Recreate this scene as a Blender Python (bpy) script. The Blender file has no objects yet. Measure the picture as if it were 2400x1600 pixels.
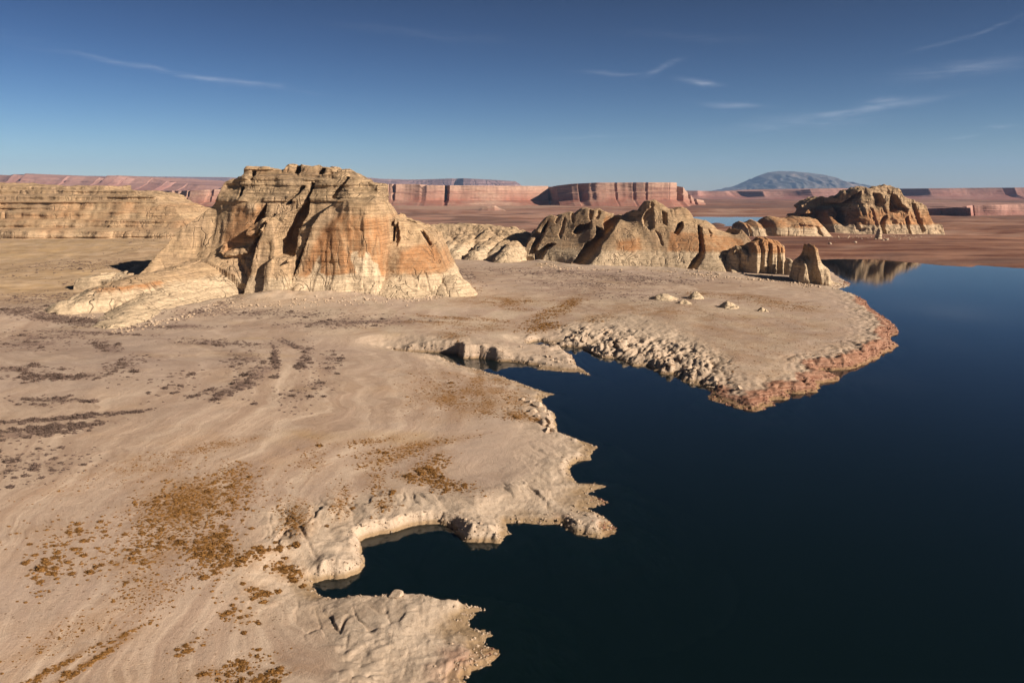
import bpy, math, random
import numpy as np
from math import radians
C = bpy.context.scene.collection
sc = bpy.context.scene
rng = np.random.default_rng(7)
random.seed(7)

# ------------------------------------------------------------------ camera
F_PX, HOR, CAM_H = 1848.0, 452.0, 100.0          # focal length and horizon in photo pixels (2400 x 1600), metres above the lake
PITCH = math.atan((800 - HOR) / F_PX)
cam_d = bpy.data.cameras.new('camera')
cam_d.sensor_width = 36.0
cam_d.lens = 36.0 * F_PX / 2400.0
cam_d.clip_start = 1.0
cam_d.clip_end = 200000.0
cam = bpy.data.objects.new('camera', cam_d)
C.objects.link(cam)
cam.location = (0, 0, CAM_H)
cam.rotation_euler = (radians(90) - PITCH, 0, 0)
sc.camera = cam

# ------------------------------------------------------------------ sky, sun, exposure
SUN_EL, SUN_AZ = radians(25.5), radians(118.0)    # azimuth clockwise from +Y (view direction)
SUN_DIR = (math.sin(SUN_AZ) * math.cos(SUN_EL), math.cos(SUN_AZ) * math.cos(SUN_EL), math.sin(SUN_EL))
world = bpy.data.worlds.new('World')
sc.world = world
world.use_nodes = True
wn, wl = world.node_tree.nodes, world.node_tree.links
wn.clear()
w_out = wn.new('ShaderNodeOutputWorld')
w_bg = wn.new('ShaderNodeBackground')
w_bg.inputs['Strength'].default_value = 0.052
w_sky = wn.new('ShaderNodeTexSky')
w_sky.sky_type = 'NISHITA'
w_sky.sun_disc = False
w_sky.sun_elevation = SUN_EL
w_sky.sun_rotation = SUN_AZ
w_sky.altitude = 1200.0
w_sky.air_density = 1.0
w_sky.dust_density = 0.6
w_sky.ozone_density = 3.0


def wmath(op, a, b=None, c=None):
    n = wn.new('ShaderNodeMath')
    n.operation = op
    for i, v in enumerate((a, b, c)):
        if v is None:
            continue
        if isinstance(v, (int, float)):
            n.inputs[i].default_value = v
        else:
            wl.new(v, n.inputs[i])
    return n.outputs[0]


def build_clouds():
    """Thin cirrus streaks, laid out by compass bearing and elevation on the sky."""
    tc = wn.new('ShaderNodeTexCoord')
    sep = wn.new('ShaderNodeSeparateXYZ')
    wl.new(tc.outputs['Generated'], sep.inputs[0])
    az = wmath('ARCTAN2', sep.outputs[0], sep.outputs[1])
    el = wmath('ARCSINE', sep.outputs[2])
    comb = wn.new('ShaderNodeCombineXYZ')
    wl.new(az, comb.inputs[0])
    wl.new(el, comb.inputs[1])
    warp = wn.new('ShaderNodeTexNoise')
    warp.inputs['Scale'].default_value = 14.0
    warp.inputs['Detail'].default_value = 3.0
    wl.new(comb.outputs[0], warp.inputs['Vector'])
    wv = wmath('SUBTRACT', warp.outputs['Fac'], 0.5)
    total = None
    # bearing, elevation (degrees), half length, half width, tilt, strength
    streaks = [(-21.3, 7.5, 6.8, .16, -6.2, .5), (-25.5, 8.0, 3.4, .10, -7.0, .3), (-17.0, 6.95, 2.6, .22, -3.5, .3),
               (7.1, 8.05, 2.0, .18, -3, .42), (10.3, 8.35, 1.3, .2, 20, .5), (12.9, 7.3, 1.4, .2, -7, .62),
               (15.2, 5.75, 2.0, .22, -5, .42), (23.0, 5.2, 4.2, .26, 7, .7), (24.4, 5.75, 1.2, .22, 2, .5),
               (19.4, 4.5, 5.2, .6, 4, .3), (31.0, 3.8, .9, .10, -1, .5), (29.0, 3.4, 1.0, .10, 4, .35),
               (28.7, 9.3, 2.6, .14, 14, .3), (29.0, 7.3, 4.0, .55, 3, .3), (5.6, 3.8, 3.2, .14, 1, .22),
               (-5.9, 10.6, 6.0, .35, -4, .08), (25.2, 12.2, 3.2, .4, 4, .16), (12.2, 10.2, 5.0, .3, -5, .07),
               (-42., 10., 9., .4, -5, .3), (45., 6.5, 7., .4, 6, .4), (80., 12., 12., 1., 4, .4), (140., 28., 20., 3., 9, .3),
               (-100., 20., 18., 2., -8, .3), (-150., 33., 20., 3., 12, .3)]
    for a0, e0, L, W, tilt, amp in streaks:
        a0, e0, L, W, t = radians(a0), radians(e0), radians(L), radians(W), radians(tilt)
        dx = wmath('SUBTRACT', az, a0)
        dy = wmath('SUBTRACT', el, e0)
        u = wmath('ADD', wmath('MULTIPLY', dx, math.cos(t) / L), wmath('MULTIPLY', dy, math.sin(t) / L))
        v = wmath('ADD', wmath('MULTIPLY', dy, math.cos(t) / W), wmath('MULTIPLY', dx, -math.sin(t) / W))
        v = wmath('ADD', v, wmath('MULTIPLY', wv, radians(.9) / W))
        r = wmath('ADD', wmath('MULTIPLY', u, u), wmath('MULTIPLY', v, v))
        g = wmath('MULTIPLY', wmath('POWER', 2.7183, wmath('MULTIPLY', r, -1.4)), amp)
        total = g if total is None else wmath('MAXIMUM', total, g)
    mp = wn.new('ShaderNodeMapping')
    mp.inputs['Scale'].default_value = (16, 120, 1)
    mp.inputs['Rotation'].default_value = (0, 0, radians(4))
    wl.new(comb.outputs[0], mp.inputs[0])
    fib = wn.new('ShaderNodeTexNoise')
    fib.inputs['Scale'].default_value = 1.0
    fib.inputs['Detail'].default_value = 6.0
    fib.inputs['Roughness'].default_value = 0.62
    fib.inputs['Distortion'].default_value = 0.8
    wl.new(mp.outputs[0], fib.inputs['Vector'])
    fr = wn.new('ShaderNodeMapRange')
    fr.inputs['From Min'].default_value = 0.33
    fr.inputs['From Max'].default_value = 0.72
    wl.new(fib.outputs['Fac'], fr.inputs['Value'])
    return wmath('MULTIPLY', wmath('MULTIPLY', total, fr.outputs[0]), .5)


SKY_REF, SKY_GAMMA = (5.5, 6.0, 5.6), 1.5
w_cl = build_clouds()
w_mix = wn.new('ShaderNodeMixRGB')
wl.new(w_cl, w_mix.inputs[0])
# deep desert sky: stronger falloff from the horizon to the zenith, the same all round
w_pre = wn.new('ShaderNodeMixRGB')
w_pre.blend_type = 'DIVIDE'
w_pre.inputs[0].default_value = 1.0
wl.new(w_sky.outputs[0], w_pre.inputs[1])
w_pre.inputs[2].default_value = SKY_REF + (1,)
w_gam = wn.new('ShaderNodeGamma')
w_gam.inputs[1].default_value = SKY_GAMMA
wl.new(w_pre.outputs[0], w_gam.inputs[0])
w_post = wn.new('ShaderNodeMixRGB')
w_post.blend_type = 'MULTIPLY'
w_post.inputs[0].default_value = 1.0
wl.new(w_gam.outputs[0], w_post.inputs[1])
w_post.inputs[2].default_value = SKY_REF + (1,)
_tc = wn.new('ShaderNodeTexCoord')
_sp = wn.new('ShaderNodeSeparateXYZ')
wl.new(_tc.outputs['Generated'], _sp.inputs[0])
w_fall = wn.new('ShaderNodeCombineColor')
for _i, _k in enumerate((11.0, 8.2, 6.2)):
    _e = wmath('POWER', 2.7183, wmath('MULTIPLY', wmath('MAXIMUM', _sp.outputs[2], 0.0), -_k))
    wl.new(wmath('ADD', wmath('MULTIPLY', _e, .9), .1), w_fall.inputs[_i])
w_fall = w_fall.outputs[0]
w_el = wn.new('ShaderNodeMixRGB')
w_el.blend_type = 'MULTIPLY'
w_el.inputs[0].default_value = 1.0
wl.new(w_post.outputs[0], w_el.inputs[1])
wl.new(w_fall, w_el.inputs[2])
wl.new(w_el.outputs[0], w_mix.inputs[1])
w_mix.inputs[2].default_value = (9.0, 9.3, 10.2, 1)
wl.new(w_mix.outputs[0], w_bg.inputs['Color'])
wl.new(w_bg.outputs[0], w_out.inputs['Surface'])

sun_d = bpy.data.lights.new('sun', 'SUN')
sun_d.energy = 5.0
sun_d.angle = radians(0.53)
sun_d.color = (1.0, 0.88, 0.745)
sun = bpy.data.objects.new('sun', sun_d)
C.objects.link(sun)
sun.location = (300, -200, 400)
import mathutils
sun.rotation_euler = mathutils.Vector(SUN_DIR).to_track_quat('Z', 'Y').to_euler()

sc.view_settings.view_transform = 'Standard'
sc.view_settings.look = 'None'
sc.view_settings.gamma = 1.0
sc.view_settings.use_curve_mapping = False
sc.view_settings.exposure = 0.86
sc.cycles.max_bounces = 6
sc.cycles.transparent_max_bounces = 8
sc.cycles.volume_bounces = 0

# ------------------------------------------------------------------ helpers: pixels and world
SP, CP = math.sin(PITCH), math.cos(PITCH)


def ray(px, py):
    px, py = np.asarray(px, float), np.asarray(py, float)
    u, v = (px - 1200) / F_PX, -(py - 800) / F_PX
    return u, CP + v * SP, -SP + v * CP          # forward is +Y


def at_z(px, py, z):
    """World x, y where the ray of a photo pixel meets the height z."""
    dx, dy, dz = ray(px, py)
    t = (np.asarray(z, float) - CAM_H) / dz
    return dx * t, dy * t


def at_y(px, py, y):
    """World x, z where the ray of a photo pixel meets the depth y."""
    dx, dy, dz = ray(px, py)
    t = np.asarray(y, float) / dy
    return dx * t, CAM_H + dz * t


# ------------------------------------------------------------------ helpers: noise
_P = np.random.default_rng(3).permutation(512).astype(np.int32)
_G = np.random.default_rng(4).uniform(0, 2 * np.pi, 512)
_GX, _GY = np.cos(_G).astype(np.float32), np.sin(_G).astype(np.float32)


def perlin(x, y, seed=0):
    x = np.asarray(x, np.float32)
    y = np.asarray(y, np.float32)
    xi, yi = np.floor(x).astype(np.int32), np.floor(y).astype(np.int32)
    fx, fy = x - xi, y - yi
    u = fx * fx * fx * (fx * (fx * 6 - 15) + 10)
    v = fy * fy * fy * (fy * (fy * 6 - 15) + 10)

    def g(ix, iy, dx, dy):
        h = _P[(_P[(ix + seed * 37) & 511] + iy + seed * 11) & 511]
        return _GX[h] * dx + _GY[h] * dy
    a = g(xi, yi, fx, fy)
    b = g(xi + 1, yi, fx - 1, fy)
    c = g(xi, yi + 1, fx, fy - 1)
    d = g(xi + 1, yi + 1, fx - 1, fy - 1)
    return ((a + (b - a) * u) * (1 - v) + (c + (d - c) * u) * v) * 1.5


def fbm(x, y, octs=4, seed=0, gain=0.5, lac=2.03):
    s, a, t = 0, 1.0, 0
    for o in range(octs):
        s = s + a * perlin(x, y, seed + o)
        t += a
        a *= gain
        x, y = x * lac + 3.1, y * lac - 1.7
    return s / t


def ridged(x, y, octs=3, seed=0):
    s, a, t = 0, 1.0, 0
    for o in range(octs):
        s = s + a * (1 - np.abs(perlin(x, y, seed + o)) * 1.6)
        t += a
        a *= 0.5
        x, y = x * 2.1 + 5.3, y * 2.1 + 1.9
    return s / t


def sstep(a, b, x):
    t = np.clip((x - a) / (b - a), 0, 1)
    return t * t * (3 - 2 * t)


def lattice(shape, cell, seed):
    """Smooth value noise on a regular grid (any number of axes), cell = lattice spacing in samples for each axis."""
    r = np.random.default_rng(seed)
    m = [int(math.ceil(n / c)) + 4 for n, c in zip(shape, cell)]
    A = r.uniform(-1, 1, m).astype(np.float32)
    for ax, (n, c) in enumerate(zip(shape, cell)):
        t = np.arange(n) / c + 1.0
        i = np.floor(t).astype(int)
        f = t - i
        W = np.zeros((n, m[ax]), np.float32)
        w = [(-f ** 3 + 3 * f ** 2 - 3 * f + 1) / 6, (3 * f ** 3 - 6 * f ** 2 + 4) / 6,
             (-3 * f ** 3 + 3 * f ** 2 + 3 * f + 1) / 6, f ** 3 / 6]
        for k in range(4):
            W[np.arange(n), i - 1 + k] += w[k]
        A = np.moveaxis(np.tensordot(W, A, axes=(1, ax)), 0, ax)
    return A * 1.6


def poly_sdf(x, y, poly):
    """Signed distance to a closed polygon, positive inside."""
    x = np.asarray(x, np.float32)
    y = np.asarray(y, np.float32)
    P = np.asarray(poly, np.float32)
    d = np.full(x.shape, 1e12, np.float32)
    ins = np.zeros(x.shape, bool)
    n = len(P)
    for i in range(n):
        ax, ay = P[i]
        bx, by = P[(i + 1) % n]
        ex, ey = bx - ax, by - ay
        L = ex * ex + ey * ey + 1e-9
        t = np.clip(((x - ax) * ex + (y - ay) * ey) / L, 0, 1)
        dx, dy = x - ax - t * ex, y - ay - t * ey
        np.minimum(d, dx * dx + dy * dy, out=d)
        if ey != 0:
            c = (ay > y) != (by > y)
            ins ^= c & (x < ax + (y - ay) * (ex / ey))
    d = np.sqrt(d)
    return np.where(ins, d, -d)


def line_dist(x, y, pts):
    """Distance to a polyline and the fraction along it (0..n-1)."""
    x = np.asarray(x, np.float32)
    y = np.asarray(y, np.float32)
    best = np.full(x.shape, 1e12, np.float32)
    par = np.zeros(x.shape, np.float32)
    for i in range(len(pts) - 1):
        ax, ay = pts[i][:2]
        ex, ey = pts[i + 1][0] - ax, pts[i + 1][1] - ay
        t = np.clip(((x - ax) * ex + (y - ay) * ey) / (ex * ex + ey * ey + 1e-9), 0, 1)
        dd = (x - ax - t * ex) ** 2 + (y - ay - t * ey) ** 2
        m = dd < best
        best = np.where(m, dd, best)
        par = np.where(m, i + t, par)
    return np.sqrt(best), par


def cells(x, y, seed=0):
    """Cellular pattern: distance to the nearest joint and two random numbers for each block."""
    xi, yi = np.floor(x).astype(np.int32), np.floor(y).astype(np.int32)
    f1 = np.full(x.shape, 9., np.float32)
    f2 = np.full(x.shape, 9., np.float32)
    ia = np.zeros(x.shape, np.int32)
    for dx in (-1, 0, 1):
        for dy in (-1, 0, 1):
            h = _P[(_P[(xi + dx + seed * 17) & 511] + yi + dy) & 511]
            px = xi + dx + .5 + .42 * _GX[h]
            py = yi + dy + .5 + .42 * _GY[h]
            d = np.hypot(x - px, y - py).astype(np.float32)
            near = d < f1
            f2 = np.where(near, f1, np.minimum(f2, d))
            ia = np.where(near, h, ia)
            f1 = np.where(near, d, f1)
    return f2 - f1, _GX[(ia * 7 + 3) & 511], _GY[(ia * 5 + 11) & 511]


class Rbf:
    """Smooth surface through scattered heights."""

    def __init__(self, P, v, c=30.0, smooth=0.0):
        self.P = np.asarray(P, np.float64)
        self.c = c
        self.mean = float(np.mean(v))
        K = self._k(self.P[:, 0], self.P[:, 1])
        n = len(v)
        A = np.zeros((n + 1, n + 1))
        A[:n, :n] = K - smooth * np.eye(n)
        A[:n, n] = 1
        A[n, :n] = 1
        b = np.append(np.asarray(v, float), 0)
        self.w = np.linalg.solve(A, b)

    def _k(self, x, y):
        return np.sqrt((x[:, None] - self.P[None, :, 0]) ** 2 + (y[:, None] - self.P[None, :, 1]) ** 2 + self.c ** 2)

    def __call__(self, x, y):
        sh = np.shape(x)
        x, y = np.ravel(x), np.ravel(y)
        out = np.empty(x.shape, np.float32)
        for s in range(0, len(x), 100000):
            out[s:s + 100000] = self._k(x[s:s + 100000], y[s:s + 100000]) @ self.w[:-1] + self.w[-1]
        return out.reshape(sh)


# ------------------------------------------------------------------ helpers: meshes and objects
def mesh_np(name, V, Fq, smooth=True, attrs=None):
    V = np.asarray(V, np.float32)
    Fq = np.asarray(Fq, np.int32)
    k = Fq.shape[1]
    me = bpy.data.meshes.new(name)
    me.vertices.add(len(V))
    me.vertices.foreach_set('co', V.ravel())
    me.loops.add(Fq.size)
    me.loops.foreach_set('vertex_index', Fq.ravel())
    me.polygons.add(len(Fq))
    me.polygons.foreach_set('loop_start', np.arange(0, Fq.size, k, dtype=np.int32))
    me.polygons.foreach_set('loop_total', np.full(len(Fq), k, np.int32))
    me.polygons.foreach_set('use_smooth', np.full(len(Fq), smooth, bool))
    me.update(calc_edges=True)
    for an, arr in (attrs or {}).items():
        a = me.attributes.new(an, 'FLOAT_COLOR', 'POINT')
        a.data.foreach_set('color', np.asarray(arr, np.float32).ravel())
    return me


def obj(name, me, mat=None, parent=None, loc=(0, 0, 0)):
    o = bpy.data.objects.new(name, me)
    C.objects.link(o)
    o.location = loc
    if mat is not None and me is not None and len(me.materials) == 0:
        me.materials.append(mat)
    if parent is not None:
        o.parent = parent
    return o


def tag(o, label=None, cat=None, group=None, kind=None):
    for k, v in (('label', label), ('category', cat), ('group', group), ('kind', kind)):
        if v:
            o[k] = v
    return o


def surface_nets(Fv, org, h):
    """Mesh of the zero level of a sampled field (positive inside)."""
    ins = Fv > 0
    nx, ny, nz = Fv.shape
    cnt = np.zeros((nx - 1, ny - 1, nz - 1), np.int8)
    offs = [(i, j, k) for i in (0, 1) for j in (0, 1) for k in (0, 1)]
    for i, j, k in offs:
        cnt += ins[i:nx - 1 + i, j:ny - 1 + j, k:nz - 1 + k]
    act = (cnt > 0) & (cnt < 8)
    I, J, K = np.nonzero(act)
    idx = np.full(act.shape, -1, np.int32)
    idx[I, J, K] = np.arange(len(I), dtype=np.int32)
    cv = {o: Fv[I + o[0], J + o[1], K + o[2]] for o in offs}
    acc = np.zeros((len(I), 3), np.float32)
    n = np.zeros(len(I), np.float32)
    for o in offs:
        for ax in range(3):
            if o[ax] == 0:
                q = list(o)
                q[ax] = 1
                a, b = cv[o], cv[tuple(q)]
                cr = (a > 0) != (b > 0)
                t = np.where(cr, a / np.where(cr, a - b, 1), 0)
                p = np.repeat(np.asarray(o, np.float32)[None], len(I), 0)
                p[:, ax] = t
                acc += np.where(cr[:, None], p, 0)
                n += cr
    V = (acc / n[:, None] + np.stack([I, J, K], 1)) * h + np.asarray(org, np.float32)
    faces = []
    for ax in range(3):
        sl0 = [slice(1, -1)] * 3
        sl1 = [slice(1, -1)] * 3
        sl0[ax] = slice(0, -1)
        sl1[ax] = slice(1, None)
        a, b = ins[tuple(sl0)], ins[tuple(sl1)]
        for flip in (False, True):
            e = np.nonzero((a & ~b) if not flip else (~a & b))
            g = [e[d] + (0 if d == ax else 1) for d in range(3)]
            u, v = [(1, 2), (2, 0), (0, 1)][ax]

            def cell(du, dv):
                q = [x.copy() for x in g]
                q[u] -= du
                q[v] -= dv
                return idx[q[0], q[1], q[2]]
            quad = np.stack([cell(1, 1), cell(0, 1), cell(0, 0), cell(1, 0)], 1)
            faces.append(quad[:, ::-1] if flip else quad)
    Fq = np.concatenate(faces)
    return V, Fq[(Fq >= 0).all(1)]


def sub_mesh(V, Fq, keep, attrs):
    f = Fq[keep]
    used, inv = np.unique(f.ravel(), return_inverse=True)
    return V[used], inv.reshape(f.shape), {k: a[used] for k, a in attrs.items()}


# ------------------------------------------------------------------ helpers: materials
class NT:
    def __init__(self, name):
        self.m = bpy.data.materials.new(name)
        self.m.use_nodes = True
        self.n, self.l = self.m.node_tree.nodes, self.m.node_tree.links
        self.n.clear()
        self.out = self.n.new('ShaderNodeOutputMaterial')

    def put(self, sock, v):
        if isinstance(v, (int, float)):
            sock.default_value = v
        elif isinstance(v, tuple):
            sock.default_value = v if len(v) == len(sock.default_value) else v + (1,)
        else:
            self.l.new(v, sock)

    def math(self, op, a, b=None, c=None, clamp=False):
        n = self.n.new('ShaderNodeMath')
        n.operation = op
        n.use_clamp = clamp
        for i, v in enumerate((a, b, c)):
            if v is not None:
                self.put(n.inputs[i], v)
        return n.outputs[0]

    def mix(self, f, a, b, mode='MIX'):
        n = self.n.new('ShaderNodeMixRGB')
        n.blend_type = mode
        self.put(n.inputs[0], f)
        self.put(n.inputs[1], a)
        self.put(n.inputs[2], b)
        return n.outputs[0]

    def mapr(self, v, a, b, c=0.0, d=1.0, smooth=False):
        n = self.n.new('ShaderNodeMapRange')
        if smooth:
            n.interpolation_type = 'SMOOTHSTEP'
        self.put(n.inputs['Value'], v)
        for k, q in (('From Min', a), ('From Max', b), ('To Min', c), ('To Max', d)):
            self.put(n.inputs[k], q)
        return n.outputs[0]

    def pos(self):
        g = self.n.new('ShaderNodeNewGeometry')
        return g.outputs['Position']

    def map(self, v, scale=(1, 1, 1), rot=(0, 0, 0)):
        n = self.n.new('ShaderNodeMapping')
        n.inputs['Scale'].default_value = scale
        n.inputs['Rotation'].default_value = rot
        self.l.new(v, n.inputs[0])
        return n.outputs[0]

    def noise(self, v, scale, detail=4.0, rough=0.55, dist=0.0):
        n = self.n.new('ShaderNodeTexNoise')
        n.inputs['Scale'].default_value = scale
        n.inputs['Detail'].default_value = detail
        n.inputs['Roughness'].default_value = rough
        n.inputs['Distortion'].default_value = dist
        self.l.new(v, n.inputs['Vector'])
        return n.outputs['Fac']

    def sep(self, v):
        n = self.n.new('ShaderNodeSeparateXYZ')
        self.l.new(v, n.inputs[0])
        return n.outputs

    def comb(self, x, y, z):
        n = self.n.new('ShaderNodeCombineXYZ')
        for i, v in enumerate((x, y, z)):
            self.put(n.inputs[i], v)
        return n.outputs[0]

    def attr(self, name):
        n = self.n.new('ShaderNodeAttribute')
        n.attribute_name = name
        s = self.n.new('ShaderNodeSeparateColor')
        self.l.new(n.outputs['Color'], s.inputs[0])
        return s.outputs[0], s.outputs[1], s.outputs[2], n.outputs['Alpha']

    def bump(self, h, strength, dist, normal=None):
        n = self.n.new('ShaderNodeBump')
        n.inputs['Strength'].default_value = strength
        n.inputs['Distance'].default_value = dist
        self.l.new(h, n.inputs['Height'])
        if normal is not None:
            self.l.new(normal, n.inputs['Normal'])
        return n.outputs[0]

    def principled(self, col, rough=0.9, normal=None, spec=0.2):
        n = self.n.new('ShaderNodeBsdfPrincipled')
        self.put(n.inputs['Base Color'], col)
        self.put(n.inputs['Roughness'], rough)
        n.inputs['Specular IOR Level'].default_value = spec
        if normal is not None:
            self.l.new(normal, n.inputs['Normal'])
        self.l.new(n.outputs[0], self.out.inputs['Surface'])
        return self.m


BLEACH_Z = 28.0     # old high-water line: rock below it is bleached


def mat_rock(name, beige=(.42, .295, .175), orange=(.42, .20, .085), pale=(.64, .49, .325), dark=(.16, .11, .072), bleach=True, det=1.0, jt=1.0, bmp=.85, sk=.5):
    t = NT(name)
    p = t.pos()
    R, G, B, A = t.attr('paint')
    z = t.sep(p)[2]
    strat = t.noise(t.map(p, (.006 * det, .006 * det, .55 * det)), 1.0, 5, .6, .3)
    strat2 = t.noise(t.map(p, (.012 * det, .012 * det, .42 * det)), 1.0, 4, .7, .2)
    jn = t.noise(t.map(p, (.085 * det, .085 * det, .012 * det)), 1.0, 2, .5, .6)
    joint = t.math('MULTIPLY', t.mapr(t.math('ABSOLUTE', t.math('SUBTRACT', jn, .5)), .0, .035, 1, 0), t.mapr(t.noise(p, .03 * det, 3, .5), .46, .56))
    streak = t.noise(t.map(p, (.17 * det, .17 * det, .014 * det)), 1.0, 6, .66, .3)
    blot = t.noise(p, .035 * det, 5, .6)
    fine = t.noise(p, .5 * det, 5, .7)
    col = t.mix(t.mapr(strat, .35, .68), beige, tuple(c * 1.28 for c in beige))
    col = t.mix(t.mapr(blot, .45, .75, 0, .55), col, (beige[0] * .86, beige[1] * .92, beige[2] * 1.12))
    om = t.math('MULTIPLY', R, t.mapr(t.math('ADD', t.math('MULTIPLY', streak, sk), t.math('MULTIPLY', blot, 1 - sk)), .30, .52), clamp=True)
    col = t.mix(om, col, orange)
    if bleach:
        wob = t.math('ADD', z, t.math('MULTIPLY', t.math('SUBTRACT', blot, .5), 7.0))
        wob = t.math('ADD', wob, t.math('MULTIPLY', t.math('SUBTRACT', streak, .5), 9.0))
        low = t.mapr(wob, BLEACH_Z + 1.0, BLEACH_Z - 2.5)
        col = t.mix(t.math('MULTIPLY', low, .85), col, t.mix(t.mapr(strat, .35, .65), pale, tuple(c * .86 for c in pale)))
    col = t.mix(G, col, tuple(c * 1.04 for c in pale))
    var = t.math('MULTIPLY', t.mapr(streak, .54, .68), t.math('ADD', t.math('MULTIPLY', B, 1.5 * sk), .44 * sk), clamp=True)
    col = t.mix(var, col, dark)
    col = t.mix(t.math('MULTIPLY', joint, .55 * jt), col, dark)
    line = t.math('MULTIPLY', t.mapr(strat2, .56, .61), t.math('ADD', t.math('MULTIPLY', A, .75), .14), clamp=True)
    col = t.mix(line, col, dark)
    col = t.mix(t.mapr(fine, .36, .62, .42, 0), col, tuple(c * .5 for c in beige))
    h = t.math('ADD', t.math('MULTIPLY', fine, .55), t.math('ADD', t.math('MULTIPLY', t.mapr(strat2, .44, .56, 0, .9, True), t.math('ADD', t.math('MULTIPLY', A, .6), .5)), t.math('SUBTRACT', t.math('MULTIPLY', streak, .8), t.math('MULTIPLY', joint, .9 * jt))))
    return t.principled(col, .95, t.bump(h, bmp, 1.6 / det), .1)


def mat_simple(name, c1, c2, scale, bump=0.0, bdist=.1, rough=.95):
    t = NT(name)
    p = t.pos()
    n = t.noise(p, scale, 4, .6)
    nm = t.bump(n, bump, bdist) if bump else None
    return t.principled(t.mix(t.mapr(n, .35, .68), c1, c2), rough, nm, .1)


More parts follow.
